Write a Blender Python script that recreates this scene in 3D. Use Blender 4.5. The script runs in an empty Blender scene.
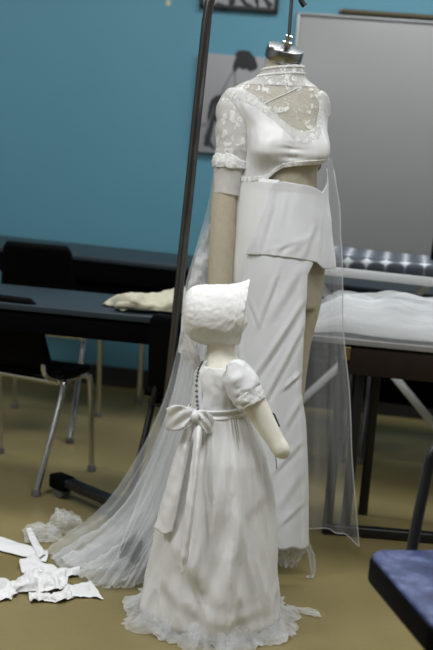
import bpy, bmesh, math, random
import numpy as np
from mathutils import Vector, Matrix, noise

random.seed(7)
C = bpy.context.scene
COL = C.collection
PI = math.pi

# ------------------------------------------------------------------ camera model
F = 1250.0; H = 1.35; PITCH = math.radians(9.45); ROLL = math.radians(4.5)
cR, sR, cP, sP = math.cos(ROLL), math.sin(ROLL), math.cos(PITCH), math.sin(PITCH)


def ray(px, py):
    u = (px - 216.5) / F; v = -(py - 325) / F
    x = u * cR - v * sR; y = u * sR + v * cR
    return np.array([x, cP + y * sP, -sP + y * cP])


def atY(px, py, Y):
    r = ray(px, py); return r * (Y / r[1]) + np.array([0, 0, H])


def atZ(px, py, Z=0.0):
    r = ray(px, py); return r * ((Z - H) / r[2]) + np.array([0, 0, H])


cam = bpy.data.cameras.new('camera'); camo = bpy.data.objects.new('camera', cam); COL.objects.link(camo)
Rv, Uv, Fv = Vector((1, 0, 0)), Vector((0, sP, cP)), Vector((0, cP, -sP))
r_ = cR * Rv + sR * Uv; u_ = -sR * Rv + cR * Uv
camo.matrix_world = Matrix(((r_.x, u_.x, -Fv.x, 0), (r_.y, u_.y, -Fv.y, 0), (r_.z, u_.z, -Fv.z, H), (0, 0, 0, 1)))
cam.sensor_fit = 'VERTICAL'; cam.sensor_height = 24; cam.sensor_width = 16; cam.lens = F / 650 * 24
cam.clip_end = 60
cam.dof.use_dof = True; cam.dof.focus_distance = 3.4; cam.dof.aperture_fstop = 1.9
C.camera = camo

# ------------------------------------------------------------------ materials


def nm(name):
    m = bpy.data.materials.new(name); m.use_nodes = True
    nt = m.node_tree; nt.nodes.clear()
    out = nt.nodes.new('ShaderNodeOutputMaterial')
    return m, nt, out


def coords(nt, kind='Object', scale=(1, 1, 1)):
    tc = nt.nodes.new('ShaderNodeTexCoord'); mp = nt.nodes.new('ShaderNodeMapping')
    mp.inputs['Scale'].default_value = scale
    nt.links.new(tc.outputs[kind], mp.inputs[0]); return mp.outputs[0]


def ramp(nt, src, pts):
    r = nt.nodes.new('ShaderNodeValToRGB'); e = r.color_ramp.elements
    while len(e) < len(pts): e.new(0.5)
    for k, (p, c) in enumerate(pts):
        e[k].position = p; e[k].color = c if len(c) == 4 else (*c, 1)
    nt.links.new(src, r.inputs[0]); return r.outputs[0]


def noise_t(nt, vec, scale, detail=4, rough=.55):
    n = nt.nodes.new('ShaderNodeTexNoise'); n.inputs['Scale'].default_value = scale
    n.inputs['Detail'].default_value = detail; n.inputs['Roughness'].default_value = rough
    nt.links.new(vec, n.inputs['Vector']); return n.outputs['Fac']


def bump(nt, src, strength, dist=.002):
    b = nt.nodes.new('ShaderNodeBump'); b.inputs['Strength'].default_value = strength
    b.inputs['Distance'].default_value = dist
    nt.links.new(src, b.inputs['Height']); return b.outputs[0]


def pbr(name, col, rough=.5, metal=0., var=.0, vscale=8, bstr=0., bscale=40, sheen=0., spec=.5, coat=0.):
    m, nt, out = nm(name)
    p = nt.nodes.new('ShaderNodeBsdfPrincipled')
    p.inputs['Base Color'].default_value = (*col, 1); p.inputs['Roughness'].default_value = rough
    p.inputs['Metallic'].default_value = metal
    p.inputs['Specular IOR Level'].default_value = spec
    p.inputs['Sheen Weight'].default_value = sheen; p.inputs['Coat Weight'].default_value = coat
    v = coords(nt)
    if var > 0:
        n = noise_t(nt, v, vscale)
        lo = tuple(max(0, c * (1 - var)) for c in col); hi = tuple(min(1, c * (1 + var)) for c in col)
        nt.links.new(ramp(nt, n, [(.3, lo), (.7, hi)]), p.inputs['Base Color'])
    if bstr > 0:
        nt.links.new(bump(nt, noise_t(nt, v, bscale, 6), bstr), p.inputs['Normal'])
    nt.links.new(p.outputs[0], out.inputs[0])
    return m


def sheer(name, col, lo, hi, streak=(40, 3), nscale=1.0, fine=0.0):
    """net cloth: part of the light goes straight through, the threads scatter the rest"""
    m, nt, out = nm(name)
    tr = nt.nodes.new('ShaderNodeBsdfTransparent')
    df = nt.nodes.new('ShaderNodeBsdfDiffuse'); df.inputs[0].default_value = (*col, 1)
    tl = nt.nodes.new('ShaderNodeBsdfTranslucent'); tl.inputs[0].default_value = (*col, 1)
    mx = nt.nodes.new('ShaderNodeMixShader'); mx.inputs[0].default_value = .35
    nt.links.new(df.outputs[0], mx.inputs[1]); nt.links.new(tl.outputs[0], mx.inputs[2])
    v = coords(nt, 'UV', (streak[0], streak[1], 1))
    n = noise_t(nt, v, nscale, 5, .6)
    f = ramp(nt, n, [(.32, (lo,) * 3), (.68, (hi,) * 3)])
    m2 = nt.nodes.new('ShaderNodeMixShader')
    nt.links.new(f, m2.inputs[0]); nt.links.new(tr.outputs[0], m2.inputs[1]); nt.links.new(mx.outputs[0], m2.inputs[2])
    nt.links.new(m2.outputs[0], out.inputs[0])
    return m


def lace(name, col, ground, scale=55., flower=.5):
    """embroidered petals and dots on a fine net ground"""
    m, nt, out = nm(name)
    tr = nt.nodes.new('ShaderNodeBsdfTransparent')
    p = nt.nodes.new('ShaderNodeBsdfPrincipled'); p.inputs['Base Color'].default_value = (*col, 1)
    p.inputs['Roughness'].default_value = .7
    v = coords(nt)
    nn = nt.nodes.new('ShaderNodeTexNoise'); nn.inputs['Scale'].default_value = scale * .9; nn.inputs['Detail'].default_value = 2
    nt.links.new(v, nn.inputs['Vector'])
    vm = nt.nodes.new('ShaderNodeVectorMath'); vm.operation = 'MULTIPLY_ADD'; vm.inputs[1].default_value = (.030,) * 3
    nt.links.new(nn.outputs['Color'], vm.inputs[0]); nt.links.new(v, vm.inputs[2])
    def mth(op, a, b=None):
        x = nt.nodes.new('ShaderNodeMath'); x.operation = op
        for k, q in enumerate((a, b)):
            if q is None: continue
            if isinstance(q, float): x.inputs[k].default_value = q
            else: nt.links.new(q, x.inputs[k])
        return x.outputs[0]
    vo = nt.nodes.new('ShaderNodeTexVoronoi'); vo.inputs['Scale'].default_value = scale
    nt.links.new(vm.outputs[0], vo.inputs['Vector'])
    petal = ramp(nt, vo.outputs['Distance'], [(.10, (.15,) * 3), (.16, (1, 1, 1)), (flower - .06, (1, 1, 1)), (flower + .06, (0, 0, 0))])
    area = ramp(nt, noise_t(nt, v, scale * .28, 3, .6), [(.42, (0, 0, 0)), (.54, (1, 1, 1))])
    v2 = nt.nodes.new('ShaderNodeTexVoronoi'); v2.inputs['Scale'].default_value = scale * 2.3
    nt.links.new(vm.outputs[0], v2.inputs['Vector'])
    dots = ramp(nt, v2.outputs['Distance'], [(.26, (1, 1, 1)), (.40, (0, 0, 0))])
    f = mth('MAXIMUM', mth('MULTIPLY', petal, area), mth('MULTIPLY', dots, .55))
    f = mth('MAXIMUM', f, float(ground))
    nt.links.new(bump(nt, f, .8, .004), p.inputs['Normal'])
    mx = nt.nodes.new('ShaderNodeMixShader')
    nt.links.new(f, mx.inputs[0]); nt.links.new(tr.outputs[0], mx.inputs[1]); nt.links.new(p.outputs[0], mx.inputs[2])
    nt.links.new(mx.outputs[0], out.inputs[0])
    return m


WHITE = (.80, .81, .82)
M = {}
M['satin'] = pbr('ivory_satin', (.79, .79, .79), .38, 0, .02, 6, .12, 30, sheen=.2)
M['cotton'] = pbr('white_cotton', (.76, .77, .78), .75, 0, .03, 9, .25, 60, sheen=.2)
M['crepe'] = pbr('white_crepe', (.70, .71, .73), .7, 0, .03, 14, .3, 45, sheen=.2)
M['doll_satin'] = pbr('doll_satin', (.77, .77, .77), .34, 0, .02, 9, .15, 26, sheen=.15)
M['bonnet'] = pbr('bonnet_cloth', (.82, .82, .81), .7, 0, .05, 40, .9, 75)
M['trim'] = pbr('lace_trim', (.78, .78, .77), .8, 0, .25, 160, 1., 140)
M['linen'] = pbr('beige_linen', (.47, .42, .315), .8, 0, .06, 60, .3, 400)
M['doll_skin'] = pbr('pale_doll_cloth', (.88, .85, .75), .7, 0, .04, 20, .15, 90)
M['cream'] = pbr('cream_cloth', (.50, .47, .36), .8, 0, .10, 18, .4, 40)
M['tulle'] = sheer('white_tulle', (.80, .82, .83), .26, .66, (15, 2.4))
M['tulle_thick'] = sheer('layered_tulle', (.80, .81, .82), .72, .98, (11, 1.6))
M['tulle_fine'] = sheer('fine_tulle', (.80, .82, .83), .17, .31, (9, 1.5))
M['tulle_hem'] = sheer('hem_tulle', (.82, .83, .84), .22, .70, (26, 1.6))
M['organza'] = sheer('cuff_organza', (.84, .84, .83), .72, .95, (6, 2))
M['lace'] = lace('white_lace', (.80, .80, .78), .50, 60, .55)
M['yoke'] = lace('net_lace', (.78, .77, .74), .34, 52, .5)
M['sleeve_lace'] = lace('sleeve_lace', (.78, .77, .75), .62, 50, .55)
M['cap_chrome'] = pbr('cap_chrome', (.40, .41, .42), .22, 1, 0, 8)
M['chrome'] = pbr('chrome', (.60, .61, .62), .15, 1, 0, 8)
M['steel'] = pbr('dark_steel', (.16, .155, .15), .28, 1, .1, 20)
M['black_metal'] = pbr('black_metal', (.007, .007, .008), .38, 0, 0, 8)
M['black_plastic'] = pbr('black_plastic', (.002, .002, .0025), .6, 0, 0, 8, spec=.05)
M['rubber'] = pbr('grey_rubber', (.10, .10, .10), .7)
M['laminate'] = pbr('grey_laminate', (.020, .031, .040), .5, 0, .12, 30, spec=.35)
M['table_black'] = pbr('black_table_side', (.002, .002, .0025), .7, spec=.03)
M['pale_top'] = pbr('pale_grey_top', (.26, .255, .25), .6, 0, .06, 20)
M['brown_side'] = pbr('dark_brown_wood', (.020, .011, .008), .55, 0, .2, 30, spec=.25)
M['brass'] = pbr('brass', (.30, .22, .09), .45, 1)
M['old_brass'] = pbr('old_brass', (.075, .062, .036), .5, .6)
M['white_metal'] = pbr('white_metal', (.60, .62, .63), .4)
M['board'] = pbr('whiteboard_surface', (.265, .27, .268), .35, 0, .02, 3)
M['alu'] = pbr('board_frame', (.30, .31, .31), .4, .6)
M['button'] = pbr('grey_pearl', (.16, .15, .14), .35, .4)
M['tag'] = pbr('grey_card', (.09, .09, .09), .6)
M['print_black'] = pbr('print_black', (.012, .012, .014), .6)
M['ink'] = pbr('ink', (.016, .016, .018), .7)
M['ink_grey'] = pbr('ink_grey', (.15, .15, .155), .7)
M['canvas'] = pbr('print_canvas', (.26, .26, .27), .7, 0, .08, 5)
M['wall'] = pbr('teal_paint', (.082, .245, .325), .55, 0, .03, 1.6, .06, 120)
M['wall_pale'] = pbr('pale_paint', (.40, .40, .39), .8)
M['ceiling'] = pbr('ceiling_tile', (.72, .72, .70), .9)
M['baseboard'] = pbr('dark_baseboard', (.014, .013, .012), .6)


def floor_mat():
    m, nt, out = nm('waxed_tan_floor')
    p = nt.nodes.new('ShaderNodeBsdfPrincipled')
    v = coords(nt)
    a = noise_t(nt, v, 1.3, 5, .6); b = noise_t(nt, v, 60, 3, .7)
    mx = nt.nodes.new('ShaderNodeMath'); mx.operation = 'MULTIPLY_ADD'; mx.inputs[1].default_value = .3
    nt.links.new(b, mx.inputs[0]); nt.links.new(a, mx.inputs[2])
    nt.links.new(ramp(nt, mx.outputs[0], [(.45, (.190, .155, .062)), (.85, (.262, .214, .096))]), p.inputs['Base Color'])
    nt.links.new(ramp(nt, a, [(.3, (.34,) * 3), (.7, (.48,) * 3)]), p.inputs['Roughness'])
    p.inputs['Specular IOR Level'].default_value = .35
    nt.links.new(p.outputs[0], out.inputs[0]); return m


def star_mat():
    """ironing cover: pale net of stars around slate rounds"""
    m, nt, out = nm('star_print_cover')
    p = nt.nodes.new('ShaderNodeBsdfPrincipled'); p.inputs['Roughness'].default_value = .75
    v = coords(nt)
    vo = nt.nodes.new('ShaderNodeTexVoronoi'); vo.inputs['Scale'].default_value = 14.0
    vo.inputs['Randomness'].default_value = 0.0; vo.voronoi_dimensions = '2D'
    mp = nt.nodes.new('ShaderNodeMapping'); mp.inputs['Rotation'].default_value = (0, 0, .14)
    nt.links.new(v, mp.inputs[0])
    sx = nt.nodes.new('ShaderNodeSeparateXYZ'); cx = nt.nodes.new('ShaderNodeCombineXYZ')
    su = nt.nodes.new('ShaderNodeMath'); su.operation = 'ADD'
    nt.links.new(mp.outputs[0], sx.inputs[0]); nt.links.new(sx.outputs[0], cx.inputs[0])
    nt.links.new(sx.outputs[1], su.inputs[0]); nt.links.new(sx.outputs[2], su.inputs[1]); nt.links.new(su.outputs[0], cx.inputs[1])
    nt.links.new(cx.outputs[0], vo.inputs['Vector'])
    nt.links.new(ramp(nt, vo.outputs['Distance'], [(.40, (.045, .055, .07)), (.50, (.14, .17, .20)), (.55, (.56, .59, .62))]), p.inputs['Base Color'])
    nt.links.new(p.outputs[0], out.inputs[0]); return m


def blue_mat():
    m, nt, out = nm('blue_marbled_vinyl')
    p = nt.nodes.new('ShaderNodeBsdfPrincipled'); p.inputs['Roughness'].default_value = .55
    v = coords(nt)
    n = noise_t(nt, v, 16, 7, .68)
    nt.links.new(ramp(nt, n, [(.36, (.012, .020, .075)), (.5, (.034, .050, .145)), (.66, (.11, .145, .28))]), p.inputs['Base Color'])
    nt.links.new(bump(nt, n, .2), p.inputs['Normal'])
    nt.links.new(p.outputs[0], out.inputs[0]); return m


M['floor'] = floor_mat(); M['star'] = star_mat(); M['blue'] = blue_mat()

# ------------------------------------------------------------------ mesh helpers


class MB:
    def __init__(s): s.v = []; s.f = []; s.uv = {}

    def grid(s, P, closed_u=False, closed_v=False, uv=True):
        """P[j][i] rows j, columns i"""
        P = np.asarray(P, float); nv, nu = P.shape[:2]; o = len(s.v)
        s.v += [tuple(p) for row in P for p in row]
        for j in range(nv - (0 if closed_v else 1)):
            for i in range(nu - (0 if closed_u else 1)):
                i2 = (i + 1) % nu; j2 = (j + 1) % nv
                s.uv[len(s.f)] = [(i / nu, j / nv), ((i + 1) / nu, j / nv), ((i + 1) / nu, (j + 1) / nv), (i / nu, (j + 1) / nv)]
                s.f.append((o + j * nu + i, o + j * nu + i2, o + j2 * nu + i2, o + j2 * nu + i))
        return o, nu, nv

    def cap(s, idx): s.f.append(tuple(idx))

    def tube(s, pts, rad, n=12, caps=True, sub=6, smooth=True):
        pts = [np.asarray(p, float) for p in pts]
        if np.isscalar(rad): rad = [rad] * len(pts)
        if smooth and len(pts) > 2:
            Q = crom(np.array([list(p) + [r] for p, r in zip(pts, rad)]), (len(pts) - 1) * sub + 1)
            pts = [q[:3] for q in Q]; rad = [q[3] for q in Q]
        rows = []; nrm = None
        for k, p in enumerate(pts):
            t = pts[min(k + 1, len(pts) - 1)] - pts[max(k - 1, 0)]; t = t / (np.linalg.norm(t) + 1e-12)
            if nrm is None:
                h = np.array([0, 0, 1.]) if abs(t[2]) < .9 else np.array([1., 0, 0])
                nrm = np.cross(t, h)
            nrm = nrm - t * nrm.dot(t); nrm /= np.linalg.norm(nrm) + 1e-12
            b = np.cross(t, nrm)
            rows.append([p + rad[k] * (math.cos(2 * PI * i / n) * nrm + math.sin(2 * PI * i / n) * b) for i in range(n)])
        o, nu, nv = s.grid(rows, closed_u=True)
        if caps:
            s.cap([o + i for i in range(nu)][::-1]); s.cap([o + (nv - 1) * nu + i for i in range(nu)])
        return rows

    def box(s, c, size, rz=0., bev=.0, seg=2, axes=None):
        bm = bmesh.new(); bmesh.ops.create_cube(bm, size=1)
        bmesh.ops.scale(bm, vec=size, verts=bm.verts)
        if bev > 0: bmesh.ops.bevel(bm, geom=list(bm.edges), offset=bev, segments=seg, affect='EDGES', profile=.5)
        R = Matrix.Rotation(rz, 3, 'Z') if axes is None else Matrix(axes).transposed()
        o = len(s.v); c = Vector(c)
        bm.verts.ensure_lookup_table()
        s.v += [tuple(R @ v.co + c) for v in bm.verts]
        s.f += [tuple(o + v.index for v in f.verts) for f in bm.faces]; bm.free()

    def bar(s, a, b, w, h, bev=.0, up=(0, 0, 1)):
        a, b = Vector(a), Vector(b); d = (b - a); L = d.length; d.normalize()
        x = d; y = Vector(up).cross(x)
        if y.length < 1e-4: y = Vector((1, 0, 0)).cross(x)
        y.normalize(); z = x.cross(y)
        s.box((a + b) / 2, (L, w, h), axes=(x, y, z), bev=bev)

    def lathe(s, prof, c, axis=(0, 0, 1), n=24):
        ax = Vector(axis).normalized(); h = Vector((1, 0, 0)) if abs(ax.x) < .9 else Vector((0, 1, 0))
        e1 = ax.cross(h).normalized(); e2 = ax.cross(e1); c = Vector(c)
        rows = [[tuple(c + ax * z + r * (math.cos(2 * PI * i / n) * e1 + math.sin(2 * PI * i / n) * e2)) for i in range(n)] for r, z in prof]
        o, nu, nv = s.grid(rows, closed_u=True)
        s.cap([o + i for i in range(nu)][::-1]); s.cap([o + (nv - 1) * nu + i for i in range(nu)])

    def prism(s, poly, z0, z1, bev=.0):
        """poly: list of xy -> slab"""
        bm = bmesh.new(); vs = [bm.verts.new((x, y, z0)) for x, y in poly]
        f = bm.faces.new(vs); r = bmesh.ops.extrude_face_region(bm, geom=[f])
        bmesh.ops.translate(bm, vec=(0, 0, z1 - z0), verts=[e for e in r['geom'] if isinstance(e, bmesh.types.BMVert)])
        bmesh.ops.recalc_face_normals(bm, faces=bm.faces)
        if bev > 0:
            ed = [e for e in bm.edges if abs(e.verts[0].co.z - e.verts[1].co.z) < 1e-6]
            bmesh.ops.bevel(bm, geom=ed, offset=bev, segments=2, affect='EDGES', profile=.5)
        o = len(s.v); bm.verts.ensure_lookup_table(); bm.verts.index_update()
        s.v += [tuple(v.co) for v in bm.verts]; s.f += [tuple(o + v.index for v in f.verts) for f in bm.faces]; bm.free()

    def build(s, name, mat, parent=None, local=False, smooth=True, solid=0., kind=None, label=None, sub=0, weld=False):
        off = np.zeros(3)
        if parent is not None and not local: off = np.array(parent.get('base', (0, 0, 0)))
        me = bpy.data.meshes.new(name)
        me.from_pydata([tuple(np.array(p) - off) for p in s.v], [], s.f); me.update()
        if s.uv:
            uvl = me.uv_layers.new(name='UVMap')
            for fi, uvs in s.uv.items():
                pol = me.polygons[fi]
                for li, uv in zip(pol.loop_indices, uvs): uvl.data[li].uv = uv
        bm = bmesh.new(); bm.from_mesh(me)
        if weld: bmesh.ops.remove_doubles(bm, verts=bm.verts, dist=1e-5)
        bmesh.ops.recalc_face_normals(bm, faces=bm.faces); bm.to_mesh(me); bm.free()
        if smooth:
            for p in me.polygons: p.use_smooth = True
            try: me.set_sharp_from_angle(angle=math.radians(50))
            except Exception: pass
        me.materials.append(mat)
        o = bpy.data.objects.new(name, me); COL.objects.link(o)
        if parent is not None:
            o.parent = parent
            if 'base' in parent and not local: o['base'] = parent['base']
        if solid:
            md = o.modifiers.new('thickness', 'SOLIDIFY'); md.thickness = solid; md.offset = 0
        if sub:
            md = o.modifiers.new('subdiv', 'SUBSURF'); md.levels = sub; md.render_levels = sub
        if kind: o['kind'] = kind
        if label: o['label'] = label
        return o


def crom(P, n):
    """Catmull-Rom through rows of P, resampled to n"""
    P = np.asarray(P, float); k = len(P)
    if k == 1: return np.repeat(P, n, 0)
    t = np.linspace(0, k - 1, n); out = []
    for x in t:
        i = min(int(x), k - 2); f = x - i
        p1, p2 = P[i], P[i + 1]; p0 = P[i - 1] if i > 0 else 2 * p1 - p2; p3 = P[i + 2] if i + 2 < k else 2 * p2 - p1
        out.append(.5 * ((2 * p1) + (-p0 + p2) * f + (2 * p0 - 5 * p1 + 4 * p2 - p3) * f * f + (-p0 + 3 * p1 - 3 * p2 + p3) * f ** 3))
    return np.array(out)


def surf(ctrl, nu, nv):
    """bicubic sheet from rows of 3-D control points"""
    A = np.array(ctrl, float)
    B = np.array([crom(row, nu) for row in A])
    return np.array([crom(B[:, i], nv) for i in range(nu)]).transpose(1, 0, 2)


def disp(P, fn):
    """push a sheet along its own normal by fn(s, t, p)"""
    dv = np.gradient(P, axis=0); du = np.gradient(P, axis=1)
    n = np.cross(du, dv); n /= np.linalg.norm(n, axis=2, keepdims=True) + 1e-9
    nv, nu = P.shape[:2]; Q = P.copy()
    for j in range(nv):
        for i in range(nu):
            Q[j, i] += n[j, i] * fn(i / (nu - 1), j / (nv - 1), P[j, i])
    return Q


def nz(x, y=0., z=0.): return noise.noise(Vector((x, y, z)))


def thing(name, label, cat, loc=(0, 0, 0), rz=0., group=None):
    o = bpy.data.objects.new(name, None); COL.objects.link(o)
    o.location = tuple(float(c) for c in loc); o.rotation_euler = (0, 0, rz); o.empty_display_size = .05
    o['base'] = [float(c) for c in loc]
    o['label'] = label; o['category'] = cat
    if group: o['group'] = group
    return o


def tag(o, label, cat, group=None):
    o['label'] = label; o['category'] = cat
    if group: o['group'] = group
    return o


def recenter(o):
    """put a single-mesh thing's origin at its own base"""
    co = np.array([v.co[:] for v in o.data.vertices]); c = (co.min(0) + co.max(0)) / 2; c[2] = co[:, 2].min()
    for v in o.data.vertices: v.co = tuple(np.array(v.co[:]) - c)
    o.location = tuple(c); return o


def dup(root, label, loc, rz, group=None):
    r = root.copy(); COL.objects.link(r); r.location = loc; r.rotation_euler = (0, 0, rz); r['label'] = label
    if group: r['group'] = group
    for ch in list(root.children):
        c = ch.copy(); COL.objects.link(c); c.parent = r
        for g in ch.children:
            d = g.copy(); COL.objects.link(d); d.parent = c
    return r


# ------------------------------------------------------------------ the room
WA = math.radians(-7.0)                       # the back wall's turn
wd = np.array([math.cos(WA), math.sin(WA), 0]); wn = np.array([math.sin(WA), -math.cos(WA), 0])   # along, towards camera
W0 = np.array([0., 5.97, 0.])                 # a point on the wall's face


def wall_hit(px, py, off=0.):
    r = ray(px, py); o = np.array([0, 0, H]); q = W0 + wn * off
    t = (q - o).dot(wn) / r.dot(wn); return o + r * t


def wall_pt(s, z, off=0.): return W0 + wd * s + wn * off + np.array([0, 0, z])


def struct(name, mb, mat): return mb.build(name, mat, smooth=False, kind='structure')


b = MB(); b.box((0, 1.9, -.05), (8.4, 10.2, .1)); struct('floor', b, M['floor'])
b = MB(); b.box((0, 1.9, 2.80), (8.4, 10.2, .1)); struct('ceiling', b, M['ceiling'])
b = MB(); b.box(tuple(wall_pt(0, 1.375, -.05)), (8.2, .1, 2.75), WA); struct('wall_back', b, M['wall'])
b = MB(); b.box((-3.9, 1.8, 1.375), (.1, 9.3, 2.75)); struct('wall_left', b, M['wall_pale'])
b = MB(); b.box((3.9, 1.45, 1.375), (.1, 8.6, 2.75)); struct('wall_right', b, M['wall_pale'])
b = MB(); b.box((0, -2.9, 1.375), (7.9, .1, 2.75)); struct('wall_front', b, M['wall_pale'])
b = MB(); b.box(tuple(wall_pt(0, .05, .006)), (7.6, .012, .10), WA, .004); struct('baseboard_back', b, M['baseboard'])

LAMP = .72
# ceiling lamps
for k, (x, y, e) in enumerate([(-1.9, .5, 9), (.5, .5, 10), (2.5, .5, 6), (-1.9, 2.3, 66), (.3, 2.4, 44), (2.5, 2.4, 18), (-1.7, 4.75, 27), (.45, 4.75, 44), (2.5, 4.6, 30)]):
    L = bpy.data.lights.new('ceiling_lamp', 'AREA'); L.shape = 'RECTANGLE'; L.size = 1.2; L.size_y = .6
    L.energy = e * LAMP; L.color = (.97, .985, 1.0)
    o = bpy.data.objects.new('ceiling_lamp', L); COL.objects.link(o); o.location = (x, y, 2.735)
w = bpy.data.worlds.new('world'); C.world = w; w.use_nodes = True
w.node_tree.nodes['Background'].inputs[0].default_value = (.5, .55, .6, 1); w.node_tree.nodes['Background'].inputs[1].default_value = .05

# ------------------------------------------------------------------ on the back wall
p0 = wall_hit(298, 14); p1 = wall_hit(298, 252)
s0 = (p0 - W0).dot(wd); zt = p0[2]; zb = p1[2]
t = thing('whiteboard', 'large pale grey whiteboard mounted on the teal wall behind the gown', 'whiteboard', wall_pt(s0 + .9, zb))
b = MB(); b.box(tuple(wall_pt(s0 + .9, (zt + zb) / 2, .012)), (1.8, .02, zt - zb), WA, .002); b.build('writing_surface', M['board'], t)
for nme, sc, zc, ww, hh in [('frame', s0 + .006, (zt + zb) / 2, .014, zt - zb), ('frame', s0 + 1.794, (zt + zb) / 2, .014, zt - zb), ('frame', s0 + .9, zt, 1.8, .014), ('frame', s0 + .9, zb, 1.8, .014)]:
    b = MB(); b.box(tuple(wall_pt(sc, zc, .016)), (ww, .03, hh), WA, .003); b.build('frame', M['alu'], t)
pr = wall_hit(340, 11.5); sr = (pr - W0).dot(wd)
t = thing('map_rail', 'thin brass rail fixed to the wall just above the whiteboard', 'rail', wall_pt(sr + .5, pr[2]))
b = MB(); b.box(tuple(wall_pt(sr + .5, pr[2], .015)), (1.0, .03, .022), WA, .004); b.build('rail', M['old_brass'], t)
b = MB(); b.box(tuple(wall_pt(sr + .004, pr[2], .018)), (.012, .036, .028), WA, .003); b.build('end_cap', M['steel'], t)


def wall_mark(b, pts, rad, off, flat=.15):
    """a brush mark printed on a wall picture: a thin ribbon lying on its face"""
    Q = crom(np.array([list(wall_hit(x, y, off)) + [r] for (x, y), r in zip(pts, rad)]), 24)
    rows = []
    for k in range(24):
        d = Q[min(k + 1, 23), :3] - Q[max(k - 1, 0), :3]; n = np.cross(d, wn); n /= np.linalg.norm(n) + 1e-9
        w_ = Q[k, 3] * (1 + .25 * nz(k * .9, rad[0] * 100))
        rows.append([Q[k, :3] - n * w_, Q[k, :3] + wn * .0008, Q[k, :3] + n * w_])
    b.grid(rows)


# the unframed figure print
a0 = wall_hit(199, 53); a1 = wall_hit(199, 152); a2 = wall_hit(266, 58)
sa = (a0 - W0).dot(wd); sb = (a2 - W0).dot(wd); za = a0[2]; zb2 = a1[2]
t = thing('canvas_print', 'grey canvas print of a sketchy black figure on the teal wall beside the lace sleeve', 'picture', wall_pt((sa + sb) / 2, zb2))
b = MB(); b.box(tuple(wall_pt((sa + sb) / 2, (za + zb2) / 2, .015)), (sb - sa, .028, za - zb2), WA, .003); b.build('canvas', M['canvas'], t)
b = MB(); PXM = 1 / 205
wall_mark(b, [(236, 57), (242, 55), (249, 58), (252, 65), (248, 70)], [3 * PXM, 5 * PXM, 5 * PXM, 5 * PXM, 2 * PXM], .0305)
wall_mark(b, [(238, 61), (244, 62), (250, 63)], [4 * PXM, 7 * PXM, 4 * PXM], .0307)
wall_mark(b, [(240, 58), (236, 66), (234, 72)], [4 * PXM, 3 * PXM, 1 * PXM], .0305)
wall_mark(b, [(222, 96), (216, 102), (212, 112), (210, 128), (206, 146)], [2 * PXM, 5 * PXM, 4 * PXM, 3.2 * PXM, 2.6 * PXM], .0305)
wall_mark(b, [(207, 138), (211, 145), (214, 149)], [2 * PXM, 1.5 * PXM, 1 * PXM], .0305)
wall_mark(b, [(213, 116), (222, 122), (230, 120)], [3 * PXM, 3 * PXM, 1 * PXM], .0305)
b.build('ink_figure', M['ink'], t)
b = MB()
wall_mark(b, [(236, 68), (228, 80), (221, 94)], [.7 * PXM, .8 * PXM, 1 * PXM], .0305)
wall_mark(b, [(235, 70), (235, 80), (236, 90)], [.8 * PXM, .5 * PXM, .8 * PXM], .0305)
wall_mark(b, [(201, 125), (206, 124), (210, 122)], [1.2 * PXM, 1.6 * PXM, .6 * PXM], .0305)
wall_mark(b, [(215, 104), (210, 120), (204, 138)], [.9 * PXM, 1.6 * PXM, .6 * PXM], .0306)
b.build('pale_strokes', M['ink_grey'], t)

# framed picture at the top edge
a0 = wall_hit(200, 9); a1 = wall_hit(278, 13)
sa = (a0 - W0).dot(wd); sb = (a1 - W0).dot(wd); zl = a1[2]
t = thing('framed_picture', 'black framed grey print high on the wall above the figure print', 'picture', wall_pt((sa + sb) / 2, zl))
hh = .34
b = MB(); b.box(tuple(wall_pt((sa + sb) / 2, zl + hh / 2, .010)), (sb - sa - .02, .016, hh - .02), WA); b.build('print', M['canvas'], t)
for sc, zc, ww, h2 in [((sa + sb) / 2, zl + .009, sb - sa, .020), ((sa + sb) / 2, zl + hh - .009, sb - sa, .020), (sa + .009, zl + hh / 2, .018, hh), (sb - .009, zl + hh / 2, .018, hh)]:
    b = MB(); b.box(tuple(wall_pt(sc, zc, .014)), (ww, .028, h2), WA, .003); b.build('frame', M['print_black'], t)
b = MB()
for pts, rr in [([(216, 4), (222, 7), (228, 9)], [2, 3, 1]), ([(228, -6), (232, 0), (230, 9)], [1, 3, 2]), ([(240, -8), (244, 2), (252, 9)], [3, 2, 3]), ([(262, -10), (266, 0), (271, 7)], [4, 2, 3]), ([(250, -12), (256, -2), (258, 9)], [1, 2, 1])]:
    wall_mark(b, pts, [r * PXM for r in rr], .0190)
b.build('dark_shapes', M['ink'], t)
b = MB(); q = wall_hit(168, 3, .002)
b.box(tuple(q), (.022, .002, .026), WA, .0008); o = recenter(b.build('tape_scrap', M['cream'])); tag(o, 'tiny yellowed tape scrap left on the bare teal wall', 'tape')

# ------------------------------------------------------------------ tables


def rect(c, d, L, D):
    """corner list: c = front-left xy, d = direction along the front edge"""
    d = np.array(d[:2]); n = np.array([-d[1], d[0]])
    c = np.array(c[:2]); return [tuple(c), tuple(c + d * L), tuple(c + d * L + n * D), tuple(c + n * D)]


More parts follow.
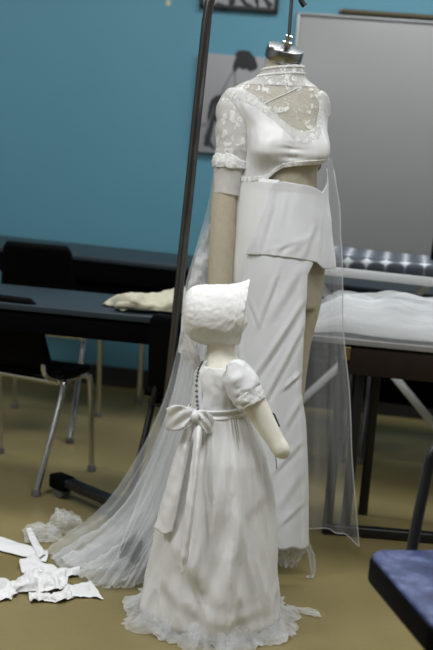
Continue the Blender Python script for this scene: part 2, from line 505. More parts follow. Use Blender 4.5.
def table(name, label, fl, ang, L, D, ztop, apron, top_m, side_m, legm, legs, legw=.03, panel=None):
    d = np.array([math.cos(ang), math.sin(ang)]); n = np.array([-d[1], d[0]])
    R = rect(fl, d, L, D); mid = np.mean(np.array(R), 0)
    t = thing(name, label, 'table', (mid[0], mid[1], 0))
    b = MB(); b.prism(R, ztop - .022, ztop, .003); b.build('tabletop', top_m, t)
    f0 = np.array(fl[:2])
    b = MB(); i = .012
    def P(u, v, z): q = f0 + d * u + n * v; return (q[0], q[1], z)
    za = ztop - .022 - apron
    b.box(P(L / 2, i + .01, (za + ztop - .022) / 2), (L - .03, .02, apron), ang, .002)
    b.box(P(L / 2, D - i - .01, (za + ztop - .022) / 2), (L - .03, .02, apron), ang, .002)
    b.box(P(.03, D / 2, (za + ztop - .022) / 2), (.02, D - .06, apron), ang, .002)
    b.box(P(L - .03, D / 2, (za + ztop - .022) / 2), (.02, D - .06, apron), ang, .002)
    b.build('apron', side_m, t)
    if panel:
        u0, u1, zz, pv = panel
        b = MB(); b.box(P((u0 + u1) / 2, D * pv, (zz + za) / 2 + .01), (u1 - u0, .016, za - zz + .02), ang, .002); b.build('modesty_panel', side_m, t)
    for (u, v) in legs:
        b = MB()
        if legm is M['chrome']: b.tube([P(u, v, .004), P(u, v, za + .02)], legw / 2, 14, smooth=False)
        else: b.bar(P(u, v, .004), P(u, v, za + .02), legw, legw, .004, up=(d[0], d[1], 0))
        lg = b.build('leg', legm, t)
        b = MB(); b.lathe([(legw * .62, 0), (legw * .62, .012), (legw * .5, .02)], P(u, v, 0)); b.build('foot', M['rubber'], lg)
    return t, P, za


TA = math.radians(-8)
zt1 = .672
q0 = atZ(0, 302.5, zt1); q1 = atZ(155, 317.5, zt1); ang1 = math.atan2(q1[1] - q0[1], q1[0] - q0[0])
dv = np.array([math.cos(ang1), math.sin(ang1)])
fl = q0[:2] - dv * .9; LL = .9 + np.linalg.norm(q1[:2] - q0[:2]) + .14
table('classroom_table', 'long black-sided table with grey top carrying the crumpled cream cloth', fl, ang1, LL, .43, zt1, .075, M['laminate'], M['table_black'], M['chrome'], [(.06, .06), (.06, .37), (LL - .06, .06), (LL - .06, .37)], .025)
zt2 = .715
q0 = atZ(0, 247, zt2); q1 = atZ(178, 266, zt2); ang2 = math.atan2(q1[1] - q0[1], q1[0] - q0[0])
dv = np.array([math.cos(ang2), math.sin(ang2)])
fl2 = q0[:2] - dv * .5
Lfar = .5 + 1.15
tleg = atZ(117, 387, 0)
far, Pf, _ = table('classroom_table', 'long black-sided table with grey top standing against the teal wall at left', fl2, ang2, Lfar, .45, zt2, .085, M['laminate'], M['table_black'], M['chrome'], [(.08, .05), (.08, .40), (.5 + .56, .40), (Lfar - .08, .05), (Lfar - .08, .40)], .026, panel=(.54, Lfar - .05, .452, .14))
fl3 = fl2 + dv * (Lfar + .02)
table('classroom_table', 'dark table with grey top against the wall behind the ironing board', fl3, ang2, 1.5, .45, zt2 - .004, .085, M['laminate'], M['table_black'], M['chrome'], [(.08, .05), (.08, .40), (1.42, .05), (1.42, .40)], .026, panel=(.05, 1.45, .16, .84))

# the right-hand table under the tulle
zt3 = .675
q0 = atZ(318, 336, zt3); q1 = atZ(433, 347, zt3); ang3 = math.atan2(q1[1] - q0[1], q1[0] - q0[0])
dv3 = np.array([math.cos(ang3), math.sin(ang3)]); nv3 = np.array([-dv3[1], dv3[0]])
fl = q0[:2] - dv3 * .03; L3 = 1.3
R = rect(fl, dv3, L3, .46); mid = np.mean(np.array(R), 0)
t = thing('work_table', 'dark brown table with pale top carrying the heap of white tulle', 'table', (mid[0], mid[1], 0))
b = MB(); b.prism(R, zt3 - .020, zt3, .003); b.build('tabletop', M['pale_top'], t)
def P3(u, v, z): q = fl + dv3 * u + nv3 * v; return (q[0], q[1], z)
b = MB(); u0 = .135
b.box(P3((u0 + L3) / 2, .02, zt3 - .028 - .045), (L3 - u0, .02, .09), ang3, .002)
b.box(P3((u0 + L3) / 2, .44, zt3 - .028 - .045), (L3 - u0, .02, .09), ang3, .002)
b.box(P3(u0 + .01, .23, zt3 - .028 - .045), (.02, .40, .09), ang3, .002)
b.build('apron', M['brown_side'], t)
b = MB(); b.box(P3(u0 - .008, .008, zt3 - .048), (.026, .018, .044), ang3, .002); b.build('corner_clip', M['brass'], t, label='brass corner clip')
for pxa, pxb in [((357, 352), (344.5, 533)), ((381, 352), (362.5, 514)), ((334, 352), (326.5, 533))]:
    f = atZ(*pxb, 0.0)
    b = MB(); b.bar((f[0], f[1], .0), (f[0], f[1], zt3 - .03), .033, .033, .004, up=(dv3[0], dv3[1], 0)); b.build('leg', M['black_metal'], t)
f0 = atZ(322, 533, 0); f1 = atZ(436, 543, 0)
dd = f1 - f0
b = MB(); b.bar(f0 + np.array([0, 0, .018]), f0 + dd * 2.6 + np.array([0, 0, .018]), .035, .034, .005); b.build('foot_rail', M['black_metal'], t)
b = MB(); e = f0 + dd * 2.5; b.bar((e[0], e[1], .03), (e[0], e[1], zt3 - .03), .033, .033, .004); b.build('leg', M['black_metal'], t)

# ------------------------------------------------------------------ chairs


def make_chair(name, label, loc, rz, leg_m, seat_z=.43, w=.40, d=.40, back_top=.76, group=None):
    """local +y is forward; moulded seat and back on a bent tube frame"""
    t = thing(name, label, 'chair', loc, rz, group)
    P = surf([[(-w / 2, -d / 2, seat_z + .025), (0, -d / 2 - .01, seat_z + .015), (w / 2, -d / 2, seat_z + .025)],
              [(-w / 2, -.03, seat_z + .012), (0, -.03, seat_z - .010), (w / 2, -.03, seat_z + .012)],
              [(-w / 2, d / 2 - .05, seat_z + .010), (0, d / 2 - .04, seat_z), (w / 2, d / 2 - .05, seat_z + .010)],
              [(-w / 2 + .03, d / 2, seat_z - .012), (0, d / 2 + .015, seat_z - .018), (w / 2 - .03, d / 2, seat_z - .012)]], 22, 22)
    b = MB(); b.grid(P); b.build('seat', M['black_plastic'], t, True, solid=.022)
    yb = -d / 2 - .015
    rows = []
    for k in range(15):
        f = k / 14; z = seat_z + .04 + f * (back_top - seat_z - .04); y = yb - .10 * f
        ww = (w / 2) * (.88 - .14 * f); r_c = min(1, math.sqrt(max(0, 1 - max(0, (f - .84) / .16) ** 2)) * .12 + .88) * min(1, .88 + .12 * math.sqrt(max(0, 1 - max(0, (.14 - f) / .14) ** 2)))
        rows.append([(ww * r_c * s, y - .028 * (1 - s * s), z) for s in np.linspace(-1, 1, 15)])
    b = MB(); b.grid(rows); b.build('backrest', M['black_plastic'], t, True, solid=.020)
    r = .0115
    for s in (-1, 1):
        x = s * (w / 2 - .02)
        b = MB(); b.tube([(x, -d / 2 + .10, seat_z - .012), (x + s * .008, -d / 2 + .05, seat_z - .022), (x + s * .010, -d / 2 + .035, seat_z - .07), (x + s * .010, -d / 2 - .105, .012)], r, 12)
        lg = b.build('leg', leg_m, t, True)
        b = MB(); b.lathe([(.016, 0), (.016, .018), (.013, .024)], (x + s * .010, -d / 2 - .106, 0)); b.build('foot_cap', M['rubber'], lg, True)
        b = MB(); b.tube([(x, d / 2 - .10, seat_z - .016), (x + s * .012, d / 2 - .05, seat_z - .022), (x + s * .02, d / 2 - .03, seat_z - .07), (x + s * .025, d / 2 + .01, .012)], r, 12)
        lg = b.build('leg', leg_m, t, True)
        b = MB(); b.lathe([(.016, 0), (.016, .018), (.013, .024)], (x + s * .025, d / 2 + .01, 0)); b.build('foot_cap', M['rubber'], lg, True)
        b = MB(); b.tube([(x, d / 2 - .09, seat_z - .016), (x, -d / 2 + .015, seat_z - .012)], r, 12, smooth=False); b.build('side_rail', leg_m, t, True)
        b = MB(); b.tube([(x, -d / 2 + .03, seat_z - .012), (x * .85, yb - .012, seat_z + .02), (x * .8, yb - .012, seat_z + .10), (x * .8, yb - .028, seat_z + .18)], r * .9, 12); b.build('back_post', leg_m, t, True)
    b = MB(); b.tube([(-w / 2 + .02, -d / 2 + .02, seat_z - .014), (w / 2 - .02, -d / 2 + .02, seat_z - .014)], r, 12, smooth=False); b.build('cross_rail', leg_m, t, True)
    return t


# chair tucked under the near table: right rear foot and right front foot read from the floor
FA = atZ(36, 496, 0); FB = atZ(89, 470, 0)
d_ = (FB - FA)[:2]; d_ /= np.linalg.norm(d_); rzA = math.atan2(d_[1], d_[0]) - PI / 2


def place_by_foot(foot, rz, lx, ly):
    c, s = math.cos(rz), math.sin(rz); return (foot[0] - (lx * c - ly * s), foot[1] - (lx * s + ly * c), 0)


w_, dd_ = .39, .27
locA = place_by_foot(FA, rzA, w_ / 2 - .02 + .01, -dd_ / 2 - .106)
chA = make_chair('classroom_chair', 'black plastic chair with shiny chrome legs pushed up to the near table at left', locA, rzA, M['chrome'], .397, w_, dd_, .69)
locB = (.036, 4.17, 0)
chB = make_chair('classroom_chair', 'black chair with black tube legs half hidden behind the gown train', locB, math.radians(-20), M['black_metal'], .405, .42, .36, .716)
make_chair('classroom_chair', 'black chair standing between the near table and the wall table at left', (-.70, 5.22, 0), math.radians(-6), M['chrome'], .43, .37, .36, .80)
dup(chB, 'black chair in the dark behind the tulle heap at far right', (.87, 5.20, 0), math.radians(-9))

dup(chB, 'black chair in the dark below the brass clip of the work table', (.40, 5.27, 0), math.radians(-9))

# blue seat in the right foreground
c0 = atZ(364, 550, .45); c1 = atZ(433, 630, .45)
e1 = (c1 - c0)[:2]; e1 /= np.linalg.norm(e1); e2 = np.array([-e1[1], e1[0]])    # e1 towards camera, e2 to the right
sc_ = c0[:2] + e1 * .22 + e2 * .22
rz = math.atan2(-e1[1], -e1[0]) - PI / 2
t = thing('side_chair', 'chair with blue marbled seat and black tube back in the right foreground', 'chair', (sc_[0], sc_[1], 0), rz)


def rrect(w, d, r, n=7):
    out = []
    for cx, cy, a0 in [(w / 2 - r, d / 2 - r, 0), (-w / 2 + r, d / 2 - r, PI / 2), (-w / 2 + r, -d / 2 + r, PI), (w / 2 - r, -d / 2 + r, 1.5 * PI)]:
        out += [(cx + r * math.cos(a0 + PI / 2 * k / n), cy + r * math.sin(a0 + PI / 2 * k / n)) for k in range(n + 1)]
    return out


b = MB(); b.prism(rrect(.432, .432, .05), .440, .454, .005); b.build('seat_cushion', M['blue'], t, True, label='blue marbled seat pad')
b = MB(); b.prism(rrect(.442, .442, .055), .392, .449, .010); b.build('seat_pan', M['black_plastic'], t, True)
xl = .205
pw = atY(411, 552, 2.63); ploc = pw[:2] - sc_; lx = ploc[0] * math.cos(-rz) - ploc[1] * math.sin(-rz)
for s, x0 in ((1, lx), (-1, lx + .27)):
    b = MB(); b.tube([(x0, .19, .40), (x0, .225, .43), (x0 + .012 * s, .245, .50), (x0 + .034 * s, .27, .61), (x0 + .042 * s, .275, .650), (x0 + .062 * s, .278, .675), (x0 + .10 * s, .278, .68)], .0125, 14); b.build('back_tube', M['black_metal'], t, True)
b = MB(); b.tube([(lx + .08, .278, .68), (lx + .20, .278, .68)], .0125, 14, smooth=False); b.build('top_tube', M['black_metal'], t, True)
b = MB(); b.lathe([(.10, .392), (.10, .384), (.03, .376), (.026, .10), (.04, .06), (.04, .03)], (0, 0, 0), (0, 0, 1), 24); b.build('column', M['black_metal'], t, True)
for k in range(4):
    a = PI / 4 + k * PI / 2
    b = MB(); b.bar((0, 0, .045), (.20 * math.cos(a), .20 * math.sin(a), .022), .04, .026, .005); lg = b.build('leg', M['black_metal'], t, True)
    b = MB(); b.lathe([(.02, 0), (.02, .010), (.014, .014)], (.19 * math.cos(a), .19 * math.sin(a), 0)); b.build('foot_cap', M['rubber'], lg, True)

# ------------------------------------------------------------------ ironing board
zi = .82
i0 = atZ(330, 268, zi); i1 = atZ(433, 279, zi); angi = math.atan2(i1[1] - i0[1], i1[0] - i0[0])
di = np.array([math.cos(angi), math.sin(angi)]); ni = np.array([-di[1], di[0]])
fi = i0[:2] - di * .28
def PI_(u, v, z): q = fi + di * u + ni * v; return np.array([q[0], q[1], z])
Li, Di = 1.25, .36
out = []
for k in range(13):                      # pointed nose at the left end
    a = PI / 2 + PI * k / 12; out.append((.22 + .22 * math.cos(a), Di / 2 + Di / 2 * math.sin(a)))
out = out[:] + [(Li - .03, 0), (Li, .03), (Li, Di - .03), (Li - .03, Di)]
poly = [tuple(PI_(u, v, 0)[:2]) for u, v in out]
mid = np.mean(np.array(poly), 0)
t = thing('ironing_board', 'ironing board with grey star print cover standing behind the tulle table', 'ironing board', (mid[0], mid[1], 0))
b = MB(); b.prism(poly, zi - .030, zi + .004, .003); b.build('board', M['white_metal'], t)
b = MB(); b.prism([tuple(PI_(u * .992 + .005, .004 + v * .978, 0)[:2]) for u, v in out], zi + .004, zi + .052, .018); b.build('cover', M['star'], t, label='grey cover printed with pale stars')
ym = .18
def pl(px, py): # point in the board's mid plane
    q = PI_(0, ym, 0); r = ray(px, py); n3 = np.array([ni[0], ni[1], 0]); o = np.array([0, 0, H]); k = (q - o).dot(n3) / r.dot(n3); return o + r * k
for offs, (A, B) in ((0.03, ((430, 283), (310, 393))), (-.03, ((350, 320), (433, 421)))):
    a, c = pl(*A), pl(*B); dq = c - a
    top = a + dq * ((zi - .03 - a[2]) / dq[2]); bot = a + dq * ((.012 - a[2]) / dq[2])
    o3 = np.array([ni[0], ni[1], 0]) * offs
    b = MB(); b.bar(top + o3, bot + o3, .030, .030, .008, up=(ni[0], ni[1], 0)); b.build('leg', M['white_metal'], t)
    n3 = np.array([ni[0], ni[1], 0])
    b = MB(); b.tube([bot - n3 * .16, bot + n3 * .16], .012, 12, smooth=False); b.build('foot_bar', M['white_metal'], t)

# iron standing on its heel on the board
ic = atY(446, 258, 4.72)
ic = PI_((ic[:2] - fi).dot(di), .17, zi + .052)
t = thing('clothes_iron', 'black iron standing on its heel at the right end of the star print cover', 'iron', ic)
rows = []
for k in range(12):
    f = k / 11; z = ic[2] + .002 + f * .22; ww = .058 * math.sqrt(max(.0004, 1 - f ** 2.2)); 
    rows.append([(ic[0] + ww * math.cos(a), ic[1] + .025 + .035 * (1 - .5 * f) * math.sin(a), z) for a in np.linspace(0, 2 * PI, 20, endpoint=False)])
b = MB(); o_, nu, nv = b.grid(rows, closed_u=True); b.cap(range(o_, o_ + nu)); b.cap(range(o_ + (nv - 1) * nu, o_ + nv * nu)); b.build('body', M['black_plastic'], t)
b = MB(); b.tube([ic + np.array([0, 0, .03]), ic + np.array([0, -.05, .06]), ic + np.array([0, -.055, .13]), ic + np.array([0, -.01, .18])], .014, 12); b.build('handle', M['black_plastic'], t)

# ------------------------------------------------------------------ tulle heap on the right-hand table
t = thing('tulle_heap', 'heap of loose white tulle lying along the pale topped work table', 'fabric', P3(.5, .2, zt3))


def heap_layer(seed, z_amp, f0, f1, alpha_name, top=.10, u0=-.02, u1=1.0):
    rows = []
    for j in range(26):
        v = j / 25; row = []
        for i in range(90):
            u = i / 89; uu = u0 + (u1 - u0) * u
            prof = math.sin(PI * min(1, max(0, v * .98 + .01))) ** .55
            zz = zt3 + .003 + prof * top * (1 + .42 * nz(u * 4.5, seed) + .10 * nz(u * 13, v * 3, seed)) * min(1, u * 7 + .25)
            zz += (.030 * nz(u * 5 + 3 * v, v * 5, seed + 4) + .014 * nz(u * 9 - 4 * v, v * 14, seed + 6)) * prof
            vv = f0 + (f1 - f0) * v + .02 * nz(u * 5, v * 2, seed + 9)
            row.append(P3(uu, max(vv, .006), max(zz, zt3 + .002)))
        rows.append(row)
    b = MB(); b.grid(np.array(rows).transpose(1, 0, 2)); return b


heap_layer(1, 1, .02, .40, '', .072).build('inner_layer', M['tulle_thick'], t)
heap_layer(5, 1, .0, .43, '', .100, -.03).build('middle_layer', M['tulle_fine'], t)
heap_layer(9, 1, -.0, .44, '', .118, .0).build('outer_layer', M['tulle'], t)

# ------------------------------------------------------------------ cream cloth on the near table
def at_t(px, py, dz=0): 
    p = atZ(px, py, zt1 + dz); return p


P = surf([[at_t(102, 304, .004), at_t(112, 307, .004), at_t(122, 311, .004)],
          [at_t(114, 297, .026), at_t(120, 301, .035), at_t(128, 309, .012)],
          [at_t(130, 294, .036), at_t(136, 300, .046), at_t(140, 310, .012)],
          [at_t(150, 295, .036), at_t(154, 301, .040), at_t(158, 311, .014)],
          [at_t(166, 291, .040), at_t(170, 300, .050), at_t(172, 312, .018)],
          [at_t(184, 286, .046), at_t(188, 298, .052), at_t(190, 313, .018)]], 34, 60)
b = MB(); b.grid(disp(P, lambda s, t_, p: .010 * nz(p[0] * 22, p[1] * 30, 3) + .014 * math.sin(s * 9 + 3 * nz(t_ * 4)) * math.sin(PI * s)))
o = b.build('cream_cloth', M['cream'], solid=.004)
for v in o.data.vertices: v.co.z = max(v.co.z, zt1 + .003)
tag(recenter(o), 'crumpled cream cloth with limp narrow ends lying on the near table', 'cloth')

# ------------------------------------------------------------------ body profiles
def profile(pts, Y):
    q = sorted((atY(x, y, Y)[2], atY(x, y, Y)[0]) for x, y in pts)
    z = np.array([a for a, _ in q]); x = np.array([a for _, a in q])
    zz = np.linspace(z[0], z[-1], 400); xx = np.interp(zz, z, x)
    k = 13; xs = np.convolve(np.pad(xx, k // 2, mode='edge'), np.ones(k) / k, 'valid')
    return lambda Z: float(np.interp(Z, zz, xs))


def zfn(pts, Y, cx):
    q = sorted((atY(cx, y, Y)[2], b) for y, b in pts)
    return lambda Z: float(np.interp(Z, [a for a, _ in q], [c for _, c in q]))


class Body:
    def __init__(s, L, R, B, Y, cx, bumps=()):
        s.xl, s.xr, s.b, s.Y, s.bumps = profile(L, Y), profile(R, Y), zfn(B, Y, cx), Y, bumps

    def pt(s, al, z, off=0.):
        xl, xr = s.xl(z), s.xr(z); a = (xr - xl) / 2; b = s.b(z); c, n = math.cos(al), math.sin(al)
        for (ba, bz, amp, wa, wz) in s.bumps:
            da = (al - ba + PI) % (2 * PI) - PI
            dz = (z - bz) / (wz * (.75 if z < bz else 1.5))
            off = off + amp * math.exp(-(da / wa) ** 2 - dz * dz)
        nx, ny = c * b, n * a; l = math.hypot(nx, ny) + 1e-9
        return np.array([(xl + xr) / 2 + a * c + off * nx / l, s.Y + b * n + off * ny / l, z])

    def hit(s, px, py):
        """angle and height of the front surface seen at a pixel"""
        Y = s.Y - .05; al = -PI / 2
        for _ in range(8):
            p = atY(px, py, Y); xl, xr = s.xl(p[2]), s.xr(p[2]); a = (xr - xl) / 2
            k = max(-1, min(1, (p[0] - (xl + xr) / 2) / a)); al = -math.acos(k); Y = s.Y + s.b(p[2]) * math.sin(al)
        return al, p[2]

    def loft(s, mb, z0, z1, nzr, na=48, off=0., cap=True):
        rows = [[s.pt(2 * PI * i / na, z, off) for i in range(na)] for z in np.linspace(z0, z1, nzr)]
        o, nu, nv = mb.grid(rows, closed_u=True)
        if cap: mb.cap([o + i for i in range(nu)][::-1]); mb.cap([o + (nv - 1) * nu + i for i in range(nu)])


def acurve(pts, body):
    """height as a function of angle through pixels on the body; angles run -PI..0 across the front"""
    q = sorted(body.hit(x, y) for x, y in pts)
    A = [a for a, _ in q]; Z = [z for _, z in q]
    return lambda al: float(np.interp(al, A, Z))


# ------------------------------------------------------------------ the full-size dress form
Y0 = 3.75
bL = [(267, 56), (265, 66), (262, 76), (254, 79.5), (243, 83.5), (233, 87.5), (227, 92), (226, 99), (232, 112), (242, 125), (246, 140), (245, 155), (243, 168), (240, 185), (238, 205), (236, 235), (234, 268), (238, 310)]
bR = [(301, 58), (302, 68), (303, 78), (307, 82), (314, 86), (320, 90), (325, 97), (326, 105), (325, 116), (324, 130), (322, 145), (320, 155), (318, 165), (317, 175), (317, 187), (319, 205), (323, 235), (325, 268), (318, 310)]
bB = [(56, .050), (76, .054), (84, .062), (93, .078), (110, .10), (140, .112), (170, .10), (190, .098), (235, .12), (268, .125), (310, .11)]
zb_ = atY(290, 152, Y0 - .1)[2]
body = Body(bL, bR, bB, Y0, 284, [(math.radians(-42), zb_, .046, .40, .046), (math.radians(-114), zb_ - .002, .044, .40, .046)])
ztop_n = atY(284, 57, Y0)[2]
base_m = atY(275, 560, Y0); base_m[2] = 0
form = thing('dress_form', 'full size beige linen dress form hanging from the stand inside the white gown', 'mannequin', (base_m[0], Y0, 0))
mb = MB()
body.loft(mb, atY(284, 305, Y0)[2], ztop_n, 90, 56)
def pxr(r, Y): return r * (Y * cP + .3) / F
# legs and right arm
leg = [((303, 255), 22), ((301, 300), 19.5), ((295, 340), 16), ((291, 392), 13), ((290, 430), 11.5), ((289, 480), 9.5), ((289, 515), 7.5), ((290, 535), 8.5)]
mb.tube([atY(*p, Y0) for p, _ in leg], [pxr(r, Y0) for _, r in leg], 24)
leg2 = [((257, 255), 22), ((257, 300), 19), ((257, 340), 16), ((256, 392), 13), ((256, 430), 11.5), ((255, 480), 9.5), ((255, 515), 7.5), ((255, 535), 8.5)]
mb.tube([atY(*p, Y0 + .02) for p, _ in leg2], [pxr(r, Y0) for _, r in leg2], 24)
arm = [((243, 97), 12, 0), ((236, 104), 13, -.0), ((234, 130), 14, -.01), ((229, 165), 12.5, -.02), ((224, 200), 11.8, -.03), ((222, 240), 11.8, -.04), ((220.5, 285), 11.5, -.05), ((219, 325), 10, -.06), ((220, 360), 8.5, -.07), ((222, 385), 8.5, -.08), ((224, 402), 5, -.085)]
mb.tube([atY(*p, Y0 + dy) for p, _, dy in arm], [pxr(r, Y0) for _, r, _ in arm], 24)
o = mb.build('body', M['linen'], form)
md = o.modifiers.new('fuse', 'REMESH'); md.mode = 'VOXEL'; md.voxel_size = .006; md.use_smooth_shade = True
md = o.modifiers.new('smooth', 'SMOOTH'); md.iterations = 6; md.factor = .5
# neck cap
cc = atY(282.5, 60, Y0 - .004); ctop = atY(286.5, 48, Y0 - .012)
axv = (ctop - cc) / np.linalg.norm(ctop - cc); axv = np.array([.17, -.28, .90]); axv /= np.linalg.norm(axv)
rc = pxr(17.3, Y0)
b = MB(); b.lathe([(rc * .96, 0), (rc, .003), (rc, .034), (rc * .96, .038), (rc * .5, .040), (.001, .0405)], cc, axv, 40); b.build('neck_cap', M['cap_chrome'], form, label='chrome neck cap')
b = MB(); b.lathe([(.012, .038), (.012, .046), (.016, .047), (.016, .056), (.007, .058), (.007, .066), (.011, .067), (.011, .074), (.006, .076)], cc, axv, 18); b.build('neck_screw', M['chrome'], form)
screw_top = cc + axv * .074

# ------------------------------------------------------------------ stand
t = thing('dress_form_stand', 'tall black steel stand with gooseneck and wheeled base behind the gown', 'stand', tuple(atZ(150, 560, 0)))
Yp = 3.86
pb = atY(150, 545, Yp); pt0 = atY(178, 300, Yp); pt1 = atY(207, 18, Yp)
dirp = (pt1 - pt0) / np.linalg.norm(pt1 - pt0)
pbot = pt0 - dirp * ((pt0[2] - .06) / dirp[2])
b = MB(); b.tube([pbot, pt0, pt1], pxr(4.6, Yp), 16, smooth=False); b.build('pole', M['steel'], t)
rt = atY(293, -16, Y0 + .0)
c1_ = pt1 + dirp * .05
b = MB(); b.tube([pt1, c1_ + np.array([.004, 0, 0]), pt1 + dirp * .13 + np.array([.02, 0, 0]), pt1 + dirp * .19 + np.array([.075, -.03, 0]), (rt + pt1) / 2 + np.array([.03, 0, .20]), np.array([rt[0] - .02, rt[1], rt[2] + .13]), np.array([rt[0] + .012, rt[1], rt[2] + .05]), rt], pxr(4.4, Yp), 16); b.build('gooseneck', M['steel'], t)
b = MB(); b.tube([atY(292.5, -12, Y0), screw_top - axv * .004], pxr(1.6, Y0), 12, smooth=False); b.build('hanging_rod', M['black_metal'], t)
b = MB(); b.tube([atY(290.5, -10, Y0 - .01), atY(298, -6, Y0 - .01), atY(302, 2, Y0 - .01), atY(305, 6, Y0 - .01)], [.006, .007, .008, .009], 12); b.build('hook', M['black_metal'], t)
hub = pbot.copy(); hub[2] = .055
b = MB(); b.lathe([(.035, -.02), (.05, -.015), (.05, .02), (.03, .035), (.02, .07)], hub, (0, 0, 1), 24); b.build('hub', M['black_metal'], t)


def caster(c, rz, parent):
    b = MB(); b.box((c[0], c[1], .055), (.085, .055, .05), rz, .008); cb = b.build('caster_housing', M['black_plastic'], parent)
    b = MB(); ax = np.array([-math.sin(rz), math.cos(rz), 0]); b.lathe([(.020, -.020), (.030, -.016), (.030, .016), (.020, .020)], (c[0], c[1], .030), ax, 24); b.build('wheel', M['rubber'], cb)


for (px, py) in [(61, 497), (131, 568)]:
    f = atZ(px, py, 0)
    b = MB(); b.bar((hub[0], hub[1], .058), (f[0], f[1], .062), .045, .03, .006); lg = b.build('leg', M['black_metal'], t)
    caster(f, math.atan2(f[1] - hub[1], f[0] - hub[0]), lg)
for f in [(hub[0] + .42, hub[1] + .35), (hub[0] + .30, hub[1] - .02)]:
    b = MB(); b.bar((hub[0], hub[1], .058), (f[0], f[1], .062), .045, .03, .006); lg = b.build('leg', M['black_metal'], t)
    caster(f, math.atan2(f[1] - hub[1], f[0] - hub[0]), lg)

# ------------------------------------------------------------------ the gown
gown = thing('wedding_gown', 'long white satin and lace gown with sheer train on the full size form', 'gown', (base_m[0], Y0, 0))
neck = [(238, 89), (246, 90), (256, 97), (265, 105), (280, 119), (291, 128), (300, 132.5), (307, 131), (313, 124), (317, 112), (318, 100)]
zn = acurve(neck, body)
under = [(240, 180), (255, 179.5), (268, 178), (276, 170), (283, 165.5), (290, 164.5), (305, 162), (318, 159)]
zu = acurve(under, body)
zn_b = atY(284, 95, Y0)[2]; zu_b = atY(284, 172, Y0)[2]


def wrapz(fn, zback):
    def g(al):
        al = (al + PI) % (2 * PI) - PI
        if al <= 0: return fn(al)
        f = math.sin(al / 2 * 1.0); a, c = fn(0), fn(-PI)
        e = a + (c - a) * (al / PI); k = math.sin(al) ** .5
        return e * (1 - k) + zback * k
    return g


znw, zuw = wrapz(zn, zn_b), wrapz(zu, zu_b)
NA = 140


def band(mb, lo, hi, nvr, off, rip=0., closed=True, a0=0, a1=2 * PI, fn=None):
    rows = []
    for j in range(nvr):
        f = j / (nvr - 1); row = []
        for i in range(NA if closed else NA + 1):
            al = a0 + (a1 - a0) * i / NA
            z = lo(al) + (hi(al) - lo(al)) * f
            d = off + (rip * nz(math.cos(al) * 9, math.sin(al) * 9, z * 14) if rip else 0)
            if fn: d += fn(al, z, f)
            row.append(body.pt(al, z, d))
        rows.append(row)
    return mb.grid(rows, closed_u=closed)


def bod_fn(al, z, f):
    aa = (al + PI) % (2 * PI) - PI
    gather = .003 * math.exp(-((aa + 1.42) / .25) ** 2) * math.sin(z * 260) * (f < .5) 
    return gather + .0015 * math.sin(aa * 40 + 20 * z) * math.exp(-f * 5)


mb = MB(); band(mb, zuw, znw, 40, .007, .003, fn=bod_fn); mb.build('bodice', M['satin'], gown, solid=.003)
# lace yoke and high collar
ztc = atY(284, 68, Y0)[2]
mb = MB(); band(mb, lambda a: znw(a) - .015, lambda a: ztc + .010 * math.cos(a + .6), 46, .0035, .001); mb.build('lace_yoke', M['yoke'], gown)
zc0 = atY(284, 86, Y0)[2]
mb = MB(); band(mb, lambda a: zc0 + .004 * math.cos(a), lambda a: ztc + .012 * math.cos(a + .6), 14, .0065, .002); mb.build('collar', M['lace'], gown)
for py in (69, 75.5):
    zc_ = atY(284, py, Y0)[2]
    mb = MB(); band(mb, lambda a: zc_ - .003 + .010 * math.cos(a + .6), lambda a: zc_ + .003 + .010 * math.cos(a + .6), 5, .0075, .002); mb.build('collar_band', M['trim'], gown, solid=.002)
mb = MB(); mb.tube([body.pt(*body.hit(x, y), .006) for x, y in [(299, 87), (289, 92), (276, 98), (264, 104)]], .0016, 8); mb.build('yoke_seam', M['trim'], gown)
# lace edging beside the neckline, seam trim under the bust
mb = MB(); band(mb, lambda a: znw(a) - .030, lambda a: znw(a) + .003, 8, .0095, .003, closed=False, a0=-PI, a1=0.0); mb.build('neckline_trim', M['lace'], gown)
mb = MB(); band(mb, lambda a: zuw(a) - .006, lambda a: zuw(a) + .008, 6, .011, .004); mb.build('seam_trim', M['trim'], gown, solid=.002)
# small gathered applique under the bust centre
# sleeves
sl = [((241, 95), 12, 0), ((239, 101), 16.5, 0), ((238, 109), 19.5, -.0), ((238, 120), 20, -.005), ((236, 140), 18.5, -.012), ((232.5, 156), 16.2, -.018), ((231, 164), 16.2, -.02)]
mb = MB(); rows = mb.tube([atY(*p, Y0 + dy) for p, _, dy in sl], [pxr(r, Y0) for _, r, _ in sl], 40, caps=False, sub=7)
for k in range(len(mb.v)):
    p = np.array(mb.v[k]); mb.v[k] = tuple(p + .004 * np.array([nz(*(p * 40)), nz(*(p * 40 + 7)), nz(*(p * 40 + 13))]))
mb.build('sleeve', M['sleeve_lace'], gown, solid=.002)
hb = [((232, 158), 16.4, -.018), ((231, 162), 16.9, -.02), ((230.6, 167), 16.6, -.02)]
mb = MB(); mb.tube([atY(*p, Y0 + dy) for p, _, dy in hb], [pxr(r, Y0) for _, r, _ in hb], 40, caps=False, sub=4)
for k in range(len(mb.v)):
    p = np.array(mb.v[k]); mb.v[k] = tuple(p + .006 * np.array([nz(*(p * 70)), nz(*(p * 70 + 7)), nz(*(p * 70 + 13))]))
mb.build('sleeve_trim', M['trim'], gown, solid=.002)
cf = [((230.5, 162), 15.5, -.02), ((229, 175), 14.2, -.022), ((227, 188), 12.8, -.028), ((226, 194), 12.6, -.03)]
mb = MB(); mb.tube([atY(*p, Y0 + dy) for p, _, dy in cf], [pxr(r, Y0) for _, r, _ in cf], 30, caps=False); mb.build('cuff', M['organza'], gown)
sl2 = [((315, 94), 7, .0), ((318, 100), 10, .0), ((320.5, 109), 9.5, .0), ((322, 117), 8, .0)]
